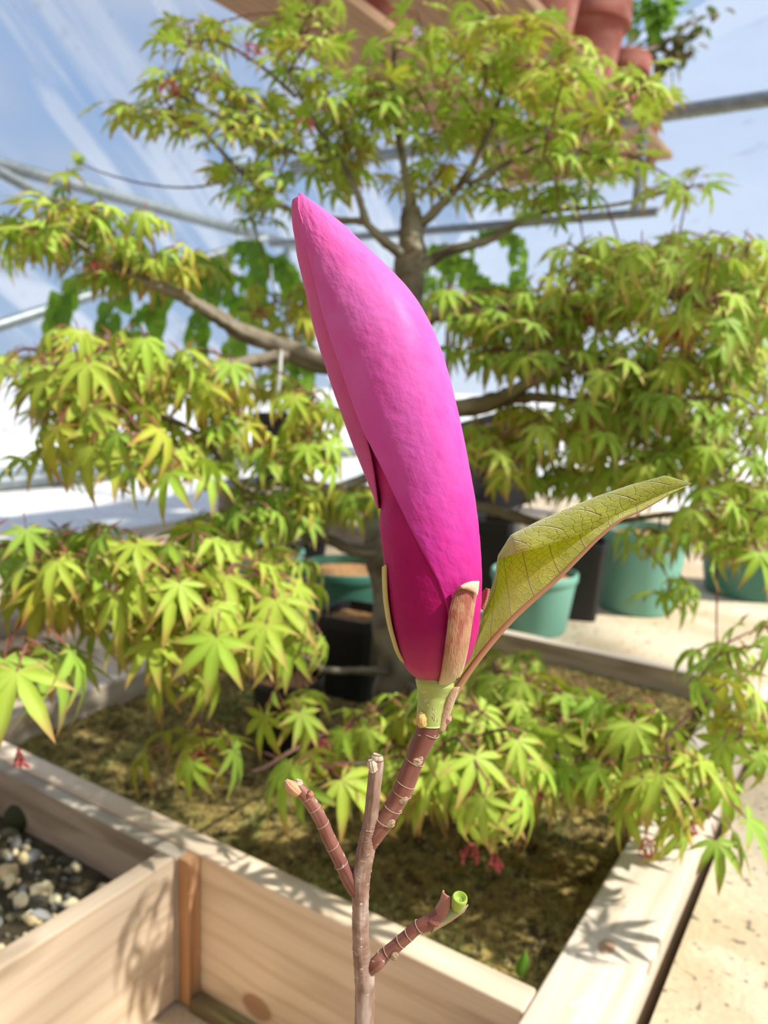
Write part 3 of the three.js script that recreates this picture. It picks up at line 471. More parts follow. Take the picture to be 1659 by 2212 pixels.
  const bud = (pts, rad, c, label) => { const m = part(magnolia, 'leaf_bud', limb(px(pts), rp(rad), { seg: 16, rad: 16, rough: 0.05, color: () => c }), budMat); m.userData.label = label; };
  bud([[648, 1712, 0.001], [636, 1702, 0.001], [626, 1692, 0.001], [618, 1682, 0.001]], [9, 13, 12, 4], [0.52, 0.28, 0.16], 'tan furry bud on the left twig end');
  bud([[640, 1702, 0], [645, 1692, 0], [647, 1685, 0]], [10, 10, 7], [0.56, 0.42, 0.28], 'broken pale tip of the left twig');
  bud([[668, 1722, 0.001], [671, 1712, 0.001], [671, 1704, 0.001]], [6, 8, 3], [0.40, 0.16, 0.12], 'small pink bud on the left twig');
  bud([[914, 1562, 0.003], [909, 1552, 0.003], [909, 1542, 0.003], [911, 1533, 0.003]], [8, 12, 11, 5], [0.52, 0.34, 0.11], 'tan bud on the flower stalk');
  bud([[960, 1560, 0.001], [967, 1550, 0.001], [971, 1541, 0.001]], [6, 9, 4], [0.46, 0.26, 0.18], 'pinkish bud right of the flower stalk');
  // green flower stalk
  part(magnolia, 'flower_stalk', limb(px([[941, 1462], [939, 1476], [935, 1500], [930, 1530], [927, 1566]]), rp([40, 43, 32, 29, 27.5]), { seg: 30, rad: 28, rough: 0.03, color: (t, w) => { const n = fbm(w * 12 + 2, t * 6 + 2, 581, 3), h = vnoise(w * 70, t * 14, 583); return mix3(mix3([0.26, 0.34, 0.07], [0.36, 0.40, 0.12], n), [0.62, 0.56, 0.36], h > 0.86 ? 0.5 : 0); } }), std({ vertexColors: true, roughness: 0.6 })).userData.label = 'pale green hairy stalk under the bud';
  const hairMat = std({ color: new THREE.Color(0.75, 0.70, 0.52), roughness: 0.8 }), hr = mulberry(8), hairs = [];
  for (let k = 0; k < 60; k++) { const y = lerp(1482, 1560, hr()), th = lerp(-1.5, 1.5, hr()), w = lerp(36, 27, smooth(y, 1482, 1510)), x = lerp(938, 928, (y - 1480) / 80), p = mg(x + Math.sin(th) * w, y, Math.cos(th) * w * PXM), q = mg(x + Math.sin(th) * (w + 5) , y - 12 - hr() * 8, Math.cos(th) * (w + 5) * PXM); hairs.push(limb([p, p.clone().lerp(q, 0.5), q], [0.00006, 0.00006, 0.00002], { seg: 2, rad: 4, cap: false })); }
  const hm = part(magnolia, 'stalk_hairs', mergeGeometries(hairs), hairMat); hm.userData.kind = 'stuff';
  // right twig end: cut green shoot in a sheath
  const sh = shell(12, 22, (u, v) => { const c = poly([[938, 1990], [955, 1972], [966, 1950], [969, 1930]])(v), th = lerp(-2.2, 0.35, u), w = lerp(17, 10, v); return mg(c[0] + Math.sin(th) * w, c[1] + 4 * Math.sin(th), Math.cos(th) * w * PXM * 1.1); }, -0.0004, (u, v) => mix3([0.34, 0.12, 0.09], [0.56, 0.26, 0.18], v));
  part(magnolia, 'sheath', sh, bractMat, right).userData.label = 'pinkish sheath on the right twig end';
  const sh2 = shell(8, 16, (u, v) => { const a = poly([[930, 2010], [965, 1990], [1000, 1966], [1009, 1950]])(v), b = poly([[940, 1985], [965, 1965], [978, 1960], [990, 1956]])(v); return mg(lerp(a[0], b[0], u), lerp(a[1], b[1], u), 0.0006 + 0.001 * Math.sin(u * 3.14)); }, 0.0004, (u) => mix3([0.45, 0.22, 0.15], [0.42, 0.46, 0.22], smooth(u, 0.1, 0.5)));
  part(magnolia, 'sheath', sh2, bractMat, right);
  const cut = lathe([[0.0001, 0.0], [11 * PXM, 0], [14 * PXM, 8 * PXM], [17 * PXM, 30 * PXM], [16 * PXM, 36 * PXM], [12 * PXM, 37 * PXM], [9 * PXM, 30 * PXM], [0.0001, 27 * PXM]], 24);
  cut.applyQuaternion(new THREE.Quaternion().setFromUnitVectors(V(0, 1, 0), V(0.12, 0.9, 0.42).normalize().applyQuaternion(camera.quaternion))); const cc = mg(987, 1958, 0.0012); cut.translate(cc.x, cc.y, cc.z);
  part(magnolia, 'cut_shoot', cut, std({ color: new THREE.Color(0.30, 0.42, 0.05), roughness: 0.35 }), right).userData.label = 'cut green shoot tip';
}
// ---------------------------------------------------------------- the single leaf, folded along its midrib and curled at the margin
{
  const W = 1024, H = 512, cv = document.createElement('canvas'); cv.width = W; cv.height = H; const x = cv.getContext('2d');
  { // ground colour and the fine net of veins, as cell borders
    const img = x.createImageData(W, H), S = 21, cell = (i, j) => [(i + 0.15 + 0.7 * hash2(i, j, 601)) * S, (j + 0.15 + 0.7 * hash2(i, j, 602)) * S];
    for (let j = 0; j < H; j++) for (let i = 0; i < W; i++) {
      const ci = Math.floor(i / S), cj = Math.floor(j / S); let d1 = 1e9, d2 = 1e9;
      for (let a = -2; a <= 2; a++) for (let b = -2; b <= 2; b++) { const [qx, qy] = cell(ci + a, cj + b), d = Math.hypot(qx - i, qy - j); if (d < d1) { d2 = d1; d1 = d; } else if (d < d2) d2 = d; }
      const n = fbm(i / 90, j / 70, 605, 4), e = 1 - smooth(d2 - d1, 0.4, 2.4); let c = mix3([168, 180, 22], [198, 198, 40], n); c = mix3(c, [108, 112, 30], e * 0.42);
      img.data.set([c[0], c[1], c[2], 255], (j * W + i) * 4);
    }
    x.putImageData(img, 0, 0);
  }
  x.strokeStyle = 'rgba(122,104,30,0.7)';
  for (let k = 0; k < 11; k++) { const u = 20 + k * 92; x.lineWidth = 2.8; x.beginPath(); x.moveTo(u, 0); x.bezierCurveTo(u + 22, 90, u + 80, 250, u + 190, 470); x.stroke(); }
  const map = new THREE.CanvasTexture(cv); map.colorSpace = THREE.SRGBColorSpace; map.flipY = false;
  const data = x.getImageData(0, 0, W, H).data, bump = tex(W, H, (u, v, i, j) => { const o = (j * W + i) * 4, g = data[o + 1] / 255; return [g, g, g]; });
  const leafMat = phys({ map, roughness: 0.95, clearcoat: 0.45, clearcoatRoughness: 0.3, bumpMap: bump, bumpScale: 0.0011, transmission: 0.5, thickness: 0, side: THREE.DoubleSide, specularIntensity: 1 });
  const M = [[968, 1520], [985, 1490], [1008, 1455], [1035, 1418], [1068, 1377], [1108, 1333], [1150, 1294], [1198, 1252], [1245, 1205], [1290, 1160], [1335, 1124], [1385, 1100], [1440, 1068], [1486, 1046]];
  const C = [[970, 1514], [992, 1478], [1018, 1435], [1040, 1385], [1066, 1318], [1090, 1258], [1098, 1208], [1128, 1160], [1180, 1132], [1250, 1099], [1320, 1068], [1385, 1044], [1445, 1026], [1487, 1044]];
  const F = [[971, 1515], [994, 1480], [1021, 1438], [1046, 1392], [1070, 1332], [1092, 1270], [1097, 1216], [1122, 1200], [1200, 1176], [1270, 1152], [1335, 1128], [1395, 1096], [1448, 1062], [1487, 1046]];
  const cm = poly(M), cc = poly(C), cf = poly(F);
  const fn = (u, v) => { // u across: midrib 0, crest 0.65, margin 1; v along the leaf
    const m = cm(v), c = cc(v), f = cf(v), curl = smooth(v, 0.45, 0.58), open = Math.sin(Math.PI * clamp(v, 0, 1));
    let x, y, z;
    if (u < 0.65) { const t = u / 0.65; x = lerp(m[0], c[0], t); y = lerp(m[1], c[1], t); z = -0.024 * open * t * (2 - t) * 0.8 - 0.002 * Math.sin(t * 3.14); }
    else { const t = (u - 0.65) / 0.35, e = Math.sin(t * Math.PI / 2); x = lerp(c[0], f[0], 1 - Math.cos(t * Math.PI / 2)); y = lerp(c[1], f[1], 1 - Math.cos(t * Math.PI / 2)); z = -0.0192 * open + e * lerp(0.0025, 0.0125, curl) * open; }
    const w = fbm(u * 7 + 2, v * 22 + 2, 591, 3) - 0.5; return mg(x, y, z + 0.0015 * w * open + 0.002 * v);
  };
  const lf = thing3(fn);
  function thing3(f) { const g = grid(40, 140, f), uv = g.attributes.uv; for (let i = 0; i < uv.count; i++) uv.setXY(i, uv.getY(i), uv.getX(i)); return part(magnolia, 'leaf', g, leafMat); }
  lf.userData.label = 'yellow-green curled leaf reaching up to the right';
  part(magnolia, 'midrib', limb(M.slice(0, 13).map(([a, b], i) => mg(a, b, 0.0004 + 0.002 * i / 13)), rp([10, 8, 7.5, 7, 6.5, 6, 5.5, 5, 4.5, 4, 3, 2, 1]), { seg: 90, rad: 10, color: (t) => mix3([0.36, 0.18, 0.09], [0.34, 0.17, 0.07], t) }), std({ vertexColors: true, roughness: 0.55 }), lf).userData.label = 'reddish brown midrib';
  part(magnolia, 'petiole_sheath', shell(8, 14, (u, v) => { const c = poly([[950, 1575], [962, 1535], [972, 1505], [980, 1480]])(v), th = lerp(1.4, -1.2, u), w = 9 + 3 * v; return mg(c[0] + Math.sin(th) * w, c[1], Math.cos(th) * w * PXM + 0.0006); }, 0.0003, (u, v) => mix3([0.55, 0.42, 0.26], [0.42, 0.24, 0.14], fbm(u * 5 + 2, v * 9 + 2, 595, 3))), bractMat);
}
// ================================================================ the Japanese maple in the box
const LEAF = 0.034;                                             // length of the middle lobe
function mapleLeaf(seed, droop, fold, red) {                    // 46 to 50 triangles: five long lobes, two short ones, a petiole
  const r = mulberry(seed), pos = [0, 0, 0], col = [], idx = [];
  const base = [0.31, 0.42, 0.03], pale = [0.43, 0.54, 0.065], tip = mix3([0.52, 0.32, 0.09], [0.46, 0.16, 0.09], red);
  col.push(...mix3(pale, [0.4, 0.3, 0.08], 0.15));
  const add = (x, y, z, c) => { pos.push(x, y, z); col.push(...c); return pos.length / 3 - 1; };
  const lobes = [[-2.05, 0.36, 0], [-1.38, 0.72, 1], [-0.68, 0.93, 1], [0, 1, 1], [0.68, 0.93, 1], [1.38, 0.72, 1], [2.05, 0.36, 0]];
  for (const [ang, len, big] of lobes) {
    const a = ang + (r() - 0.5) * 0.2, L = len * (0.9 + r() * 0.2), dx = Math.sin(a), dy = Math.cos(a), nx = dy, ny = -dx, hang = droop * (0.75 + r() * 0.5), twist = (r() - 0.5) * 0.4;
    const P = (t, w) => { const q = t * L, bend = hang * q, c = Math.cos(bend * 0.5), rr = q * c; return [dx * rr + nx * w, dy * rr + ny * w, -q * Math.sin(bend * 0.62) + Math.abs(w) * fold + w * twist]; };
    const w1 = 0.092 * L + 0.012, w2 = 0.104 * L, w3 = 0.05 * L;
    if (big) {
      const m1 = add(...P(0.3, 0), pale), l1 = add(...P(0.3, -w1), base), r1 = add(...P(0.3, w1), base), m2 = add(...P(0.58, 0), pale), l2 = add(...P(0.56, -w2), mix3(base, tip, 0.1)), r2 = add(...P(0.56, w2), mix3(base, tip, 0.1)), t = add(...P(1, 0), tip), m3 = add(...P(0.82, 0), mix3(pale, tip, 0.6));
      const l3 = add(...P(0.8, -w3), mix3(base, tip, 0.65)), r3 = add(...P(0.8, w3), mix3(base, tip, 0.65));
      idx.push(0, l1, m1, 0, m1, r1, l1, l2, m1, l2, m2, m1, m1, m2, r1, m2, r2, r1, l2, l3, m2, m2, r3, r2, l3, t, m3, m2, l3, m3, m2, m3, r3, m3, t, r3);
    } else { const l1 = add(...P(0.42, -w2), base), r1 = add(...P(0.42, w2), base), t = add(...P(1, 0), tip); idx.push(0, l1, t, 0, t, r1); }
  }
  const red1 = [0.28, 0.09, 0.05], b0 = add(-0.013, 0, 0, red1), b1 = add(0.013, 0, 0, red1), b2 = add(-0.014, -0.42, -0.02, red1), b3 = add(0.014, -0.42, -0.02, red1), b4 = add(0, -0.2, 0.04, red1);
  idx.push(b0, b2, b4, b2, b3, b4, b3, b1, b4, b1, b0, b4);
  const g = new THREE.BufferGeometry(); g.setAttribute('position', new THREE.Float32BufferAttribute(pos, 3)); g.setAttribute('color', new THREE.Float32BufferAttribute(col, 3)); g.setIndex(idx); g.computeVertexNormals(); return g;
}
const leafGeos = []; for (let k = 0; k < 10; k++) leafGeos.push(mapleLeaf(700 + k, [0.5, 0.9, 1.3, 1.7, 1.1, 0.7, 1.5, 1.0, 1.9, 0.3][k], 0.25 + (k % 4) * 0.16, [0.3, 0.8, 0.5, 1, 0.2, 0.6, 0.9, 0.1, 0.7, 0.4][k]));
const leafMats = [[1, 1, 1], [0.9, 1.05, 1.0], [1.12, 0.96, 0.9], [0.72, 0.88, 0.95], [1.04, 1.1, 1.3]].map((c) => phys({ color: new THREE.Color(...c), vertexColors: true, roughness: 0.96, clearcoat: 0.25, clearcoatRoughness: 0.45, transmission: 0.32, thickness: 0, specularIntensity: 0.3, side: THREE.DoubleSide }));
const mapleFoot = onY(868, 1545, 0.104), maple = thing('japanese_maple', 'layered Japanese maple with yellow-green leaves filling the background', 'tree', mapleFoot.clone());
const mapleBark = std({ vertexColors: true, roughness: 0.9, bumpMap: softBump, bumpScale: 0.003 });
const trunkBark = (t, w, p) => { const n = fbm(w * 6 + 2, p.y * 60 + 2, 711, 4), m = fbm(w * 4 + 7, p.y * 24 + p.x * 20 + 5, 715, 3); let c = mix3([0.085, 0.068, 0.045], [0.24, 0.20, 0.14], smooth(n, 0.3, 0.7)); return mix3(c, [0.36, 0.35, 0.27], smooth(m, 0.52, 0.7) * 0.7); };
const twigBark = () => [0.17, 0.09, 0.06];
const anchors = [];                                             // points where twigs may start
function branch(list, radii, o = {}) {                          // list of [px, py, depth]
  const pts = list.map((p) => at(...p)), curve = new THREE.CatmullRomCurve3(pts, false, 'centripetal');
  const n = Math.max(6, Math.round(curve.getLength() / 0.015)); if (!o.bare) for (let i = 1; i <= n; i++) anchors.push(curve.getPoint(i / n));
  return part(maple, o.name ?? 'branch', limb(pts, radii, { seg: list.length * 12, rad: 12, rough: o.rough ?? 0.26, seed: 20 + anchors.length, color: o.twig ? twigBark : trunkBark }), mapleBark);
}
const fp = (px, py, d) => [px, py, d];
branch([[868, 1560, 0.93], [866, 1450, 0.93], [850, 1300, 0.93], [838, 1150, 0.94], [846, 1000, 0.95], [862, 840, 0.96], [874, 700, 0.97], [884, 600, 0.97], [890, 520, 0.97], [888, 450, 0.97]], [0.034, 0.029, 0.027, 0.025, 0.023, 0.022, 0.021, 0.020, 0.017, 0.012], { name: 'trunk', rough: 0.2 });
// crown
branch([[888, 470, 0.97], [880, 400, 0.96], [862, 300, 0.95], [852, 190, 0.94], [850, 90, 0.93]], [0.0074, 0.0056, 0.0043, 0.0031, 0.0019]);
branch([[893, 500, 0.97], [945, 450, 0.96], [1000, 390, 0.94], [1050, 300, 0.92], [1090, 180, 0.9], [1120, 90, 0.88]], [0.0068, 0.0056, 0.0043, 0.0037, 0.0025, 0.0012]);
branch([[890, 590, 0.97], [960, 546, 0.96], [1050, 520, 0.95], [1120, 482, 0.95], [1190, 455, 0.96], [1290, 448, 0.97], [1380, 432, 0.98], [1450, 412, 0.98], [1520, 398, 0.98]], [0.0074, 0.0062, 0.0050, 0.0040, 0.0031, 0.0025, 0.0022, 0.0019, 0.0012]);
branch([[1010, 400, 0.94], [1100, 350, 0.92], [1200, 290, 0.9], [1300, 230, 0.88], [1390, 190, 0.87]], [0.0037, 0.0031, 0.0025, 0.0019, 0.0012]);
branch([[880, 560, 0.97], [830, 520, 0.95], [795, 485, 0.94], [776, 430, 0.93], [750, 370, 0.92], [700, 300, 0.91], [650, 210, 0.9], [605, 120, 0.89]], [0.0081, 0.0062, 0.0050, 0.0043, 0.0037, 0.0031, 0.0025, 0.0015]);
branch([[720, 350, 0.91], [640, 330, 0.9], [560, 305, 0.89], [470, 250, 0.88], [385, 205, 0.87]], [0.0031, 0.0028, 0.0025, 0.0019, 0.0012]);
branch([[790, 480, 0.94], [690, 470, 0.93], [600, 440, 0.92], [500, 350, 0.91], [420, 270, 0.9], [350, 250, 0.9]], [0.0043, 0.0037, 0.0031, 0.0025, 0.0019, 0.0012]);
branch([[480, 395, 0.91], [410, 405, 0.91], [330, 400, 0.91], [250, 382, 0.91], [185, 358, 0.91], [165, 346, 0.91]], [0.0012, 0.0011, 0.0010, 0.0009, 0.0007, 0.0005], { twig: true, bare: true });
branch([[640, 210, 0.9], [560, 140, 0.89], [470, 90, 0.88], [410, 90, 0.88]], [0.0025, 0.0019, 0.0015, 0.0012]);
// left arm
branch([[862, 830, 0.96], [780, 800, 0.94], [690, 782, 0.92], [605, 748, 0.9], [520, 716, 0.88], [455, 676, 0.86], [395, 640, 0.85], [300, 600, 0.84], [200, 545, 0.83], [120, 480, 0.82]], [0.0145, 0.0127, 0.0115, 0.0110, 0.0098, 0.0081, 0.0068, 0.0051, 0.0034, 0.0017]);
branch([[620, 768, 0.9], [560, 778, 0.88], [490, 788, 0.85], [400, 800, 0.8], [280, 790, 0.74], [150, 780, 0.7], [40, 800, 0.68]], [0.0085, 0.0076, 0.0059, 0.0051, 0.0043, 0.0034, 0.0017]);
branch([[850, 1010, 0.95], [740, 1050, 0.9], [620, 1070, 0.85], [520, 1050, 0.8], [460, 970, 0.76], [390, 915, 0.72], [290, 890, 0.69], [160, 900, 0.67]], [0.0066, 0.0055, 0.0044, 0.0033, 0.0025, 0.0022, 0.0017, 0.0011]);
branch([[845, 1180, 0.94], [770, 1190, 0.9], [690, 1160, 0.87], [610, 1185, 0.83], [540, 1182, 0.8], [430, 1230, 0.74], [300, 1240, 0.69], [150, 1190, 0.66], [40, 1180, 0.64]], [0.0083, 0.0072, 0.0050, 0.0039, 0.0033, 0.0028, 0.0022, 0.0017, 0.0011]);
branch([[640, 1180, 0.84], [600, 1260, 0.76], [520, 1320, 0.7], [400, 1370, 0.66], [250, 1370, 0.64]], [0.0028, 0.0022, 0.0019, 0.0017, 0.0011]);
branch([[866, 1450, 0.93], [790, 1448, 0.88], [700, 1446, 0.82], [620, 1400, 0.74], [520, 1400, 0.68]], [0.0055, 0.0044, 0.0033, 0.0022, 0.0011]);
// right arm
branch([[870, 700, 0.97], [960, 676, 0.93], [1080, 672, 0.88], [1200, 668, 0.84], [1350, 645, 0.8], [1500, 640, 0.77], [1640, 650, 0.75]], [0.0101, 0.0094, 0.0079, 0.0058, 0.0043, 0.0029, 0.0022]);
branch([[858, 900, 0.96], [960, 885, 0.93], [1050, 872, 0.9], [1120, 840, 0.87], [1200, 800, 0.83], [1320, 790, 0.79], [1450, 800, 0.76]], [0.0122, 0.0115, 0.0108, 0.0072, 0.0050, 0.0036, 0.0022]);
branch([[1080, 868, 0.9], [1150, 858, 0.88], [1250, 868, 0.86], [1400, 880, 0.82], [1540, 860, 0.79], [1650, 900, 0.77]], [0.0065, 0.0058, 0.0043, 0.0036, 0.0029, 0.0022]);
branch([[846, 1060, 0.95], [960, 1080, 0.92], [1080, 1105, 0.9], [1180, 1135, 0.88], [1300, 1130, 0.86], [1450, 1110, 0.84], [1600, 1100, 0.82]], [0.0086, 0.0072, 0.0065, 0.0050, 0.0036, 0.0029, 0.0022]);
branch([[1300, 880, 0.86], [1400, 960, 0.83], [1530, 1010, 0.8], [1640, 1080, 0.78]], [0.0029, 0.0025, 0.0022, 0.0014]);
// low front branches
branch([[866, 1470, 0.93], [930, 1520, 0.85], [1010, 1565, 0.76], [1120, 1610, 0.69], [1250, 1650, 0.64], [1380, 1690, 0.61], [1500, 1740, 0.595], [1560, 1775, 0.59]], [0.0077, 0.0063, 0.0049, 0.0038, 0.0028, 0.0021, 0.0014, 0.0010]);
branch([[940, 1525, 0.84], [900, 1600, 0.74], [850, 1640, 0.68], [760, 1650, 0.64]], [0.0035, 0.0028, 0.0021, 0.0014]);
branch([[866, 1500, 0.93], [780, 1560, 0.85], [690, 1590, 0.79], [620, 1628, 0.75], [560, 1662, 0.72], [500, 1668, 0.70], [445, 1655, 0.69]], [0.0042, 0.0028, 0.0021, 0.0018, 0.0016, 0.0014, 0.0010], { twig: true });
branch([[1640, 1080, 0.78], [1700, 1200, 0.72], [1690, 1330, 0.68], [1640, 1430, 0.66], [1590, 1480, 0.65]], [0.0021, 0.0020, 0.0017, 0.0014, 0.0010], { twig: true });
// ---------------------------------------------------------------- leaves, in pads along the branches
// [px, py, half width, half height, depth, density, droop of the leaves in the pad, tone]
const PADS = [
  [430, 130, 95, 80, 0.88, 1.0, 0.6, 0], [640, 75, 105, 85, 0.88, 1.1, 0.6, 4], [320, 250, 85, 55, 0.88, 0.9, 0.7, 0], [470, 250, 130, 85, 0.9, 1.1, 0.6, 0], [620, 320, 150, 105, 0.92, 1.2, 0.6, 1], [575, 440, 90, 60, 0.94, 1.0, 0.6, 3],
  [770, 190, 120, 110, 0.93, 1.1, 0.6, 1], [1000, 75, 120, 80, 0.88, 1.2, 0.6, 4], [950, 220, 150, 110, 0.92, 1.1, 0.6, 1], [1150, 130, 120, 100, 0.9, 1.2, 0.6, 2], [1280, 190, 120, 80, 0.88, 1.3, 0.7, 4], [1395, 190, 50, 45, 0.87, 1.1, 0.7, 4], [1200, 300, 150, 75, 0.92, 1.2, 0.6, 1], [1010, 385, 170, 55, 0.95, 0.6, 0.5, 2], [1150, 390, 150, 50, 0.95, 0.9, 0.5, 3], [1280, 330, 85, 50, 0.93, 1.1, 0.6, 1], [760, 350, 110, 60, 0.95, 0.7, 0.5, 2], [1200, 448, 90, 25, 0.96, 0.9, 0.4, 3], [1330, 400, 50, 25, 0.96, 0.8, 0.5, 3],
  [1500, 395, 45, 35, 0.98, 1.0, 0.5, 1], [1430, 420, 30, 15, 0.98, 0.7, 0.5, 1],
  [140, 460, 95, 60, 0.8, 1.1, 0.9, 0], [230, 530, 150, 70, 0.82, 1.1, 0.8, 3], [370, 580, 100, 45, 0.85, 0.9, 0.7, 2], [70, 530, 45, 60, 0.8, 0.9, 0.9, 1],
  [130, 780, 140, 55, 0.68, 1.3, 1.0, 0], [300, 785, 150, 55, 0.72, 1.2, 0.9, 0], [430, 820, 90, 45, 0.76, 1.1, 0.9, 2], [230, 875, 165, 60, 0.66, 1.4, 1.1, 0], [300, 965, 105, 50, 0.65, 1.2, 1.1, 0], [360, 1020, 70, 28, 0.66, 0.8, 1.0, 1], [95, 1000, 45, 22, 0.7, 0.4, 0.8, 3], [480, 900, 60, 45, 0.8, 1.0, 0.8, 2], [450, 980, 70, 40, 0.84, 1.2, 0.9, 3],
  [60, 1215, 90, 60, 0.62, 1.2, 1.0, 3], [200, 1195, 150, 42, 0.64, 1.0, 1.0, 1], [250, 1250, 190, 75, 0.62, 1.5, 1.1, 0], [450, 1230, 150, 70, 0.65, 1.4, 1.1, 0], [580, 1255, 80, 60, 0.67, 1.1, 1.1, 0], [310, 1365, 140, 42, 0.62, 1.0, 1.1, 0], [480, 1365, 130, 65, 0.62, 1.4, 1.1, 0], [600, 1390, 60, 55, 0.63, 1.1, 1.2, 0], [630, 1530, 45, 25, 0.62, 0.7, 1.3, 0], [385, 1450, 40, 25, 0.62, 0.6, 1.2, 0],
  [35, 1500, 70, 110, 0.52, 1.0, 1.1, 3],
  [680, 890, 75, 50, 0.8, 1.0, 1.1, 0], [600, 985, 110, 35, 0.82, 0.9, 1.0, 1], [690, 990, 55, 55, 0.8, 0.9, 1.0, 1], [620, 1085, 120, 45, 0.86, 1.5, 0.9, 3], [500, 1130, 80, 45, 0.8, 1.4, 0.9, 3], [760, 1080, 60, 40, 0.88, 1.2, 0.9, 3],
  [610, 650, 80, 50, 1.05, 0.6, 0.6, 2], [640, 720, 60, 40, 1.0, 0.7, 0.7, 2], [560, 840, 60, 35, 0.95, 0.6, 0.8, 2],
  [1330, 560, 120, 50, 0.78, 1.2, 1.1, 4], [1500, 560, 140, 50, 0.76, 1.2, 1.1, 4], [1620, 590, 60, 60, 0.75, 1.2, 1.1, 0], [1140, 655, 180, 38, 0.84, 1.2, 0.9, 1], [1400, 640, 190, 65, 0.77, 1.3, 1.1, 4], [1580, 690, 90, 80, 0.76, 1.3, 1.0, 3], [1040, 730, 100, 50, 0.88, 1.1, 0.9, 1], [1200, 750, 150, 65, 0.84, 1.2, 1.0, 3], [1320, 830, 110, 40, 0.77, 1.1, 1.1, 4], [1440, 780, 140, 60, 0.79, 1.2, 1.0, 3], [1600, 810, 70, 75, 0.77, 1.2, 1.0, 1], [1230, 900, 140, 50, 0.86, 1.0, 0.9, 2], [1400, 920, 170, 65, 0.82, 1.3, 1.0, 3], [1570, 950, 95, 75, 0.79, 1.2, 1.0, 3], [1240, 1000, 150, 55, 0.85, 1.2, 1.0, 1], [1055, 1000, 55, 85, 0.82, 0.9, 1.2, 0], [1440, 1010, 110, 40, 0.84, 1.0, 1.0, 3], [1600, 1110, 75, 95, 0.78, 1.3, 1.0, 1], [1490, 1140, 90, 40, 0.82, 1.0, 1.0, 3], [1350, 1180, 60, 25, 0.85, 0.6, 1.0, 3], [1450, 1275, 30, 15, 0.84, 0.7, 1.0, 1],
  [1085, 1430, 55, 55, 0.78, 1.1, 0.8, 4], [1000, 1545, 140, 50, 0.72, 1.5, 0.8, 4], [860, 1590, 110, 45, 0.72, 1.3, 0.9, 4], [1140, 1520, 120, 50, 0.70, 1.4, 0.8, 4], [1270, 1555, 110, 45, 0.67, 1.3, 0.8, 4], [1060, 1640, 150, 55, 0.65, 1.5, 1.0, 4], [1210, 1635, 150, 55, 0.63, 1.5, 1.0, 4], [1370, 1640, 140, 55, 0.61, 1.4, 1.0, 0], [1450, 1700, 105, 45, 0.59, 0.85, 1.1, 1], [900, 1680, 75, 45, 0.64, 1.2, 1.1, 0], [1555, 1760, 35, 40, 0.585, 0.55, 1.2, 3], [700, 1665, 60, 45, 0.63, 1.1, 1.1, 0], [1060, 1725, 130, 30, 0.61, 1.0, 1.4, 4],
  [400, 1630, 70, 45, 0.69, 1.0, 1.2, 2], [1570, 1420, 50, 35, 0.66, 0.9, 1.0, 3], [1610, 1500, 50, 60, 0.65, 1.1, 1.1, 3], [1600, 1580, 40, 30, 0.64, 0.8, 1.2, 3], [1650, 1370, 20, 15, 0.67, 0.8, 1.0, 3],
];
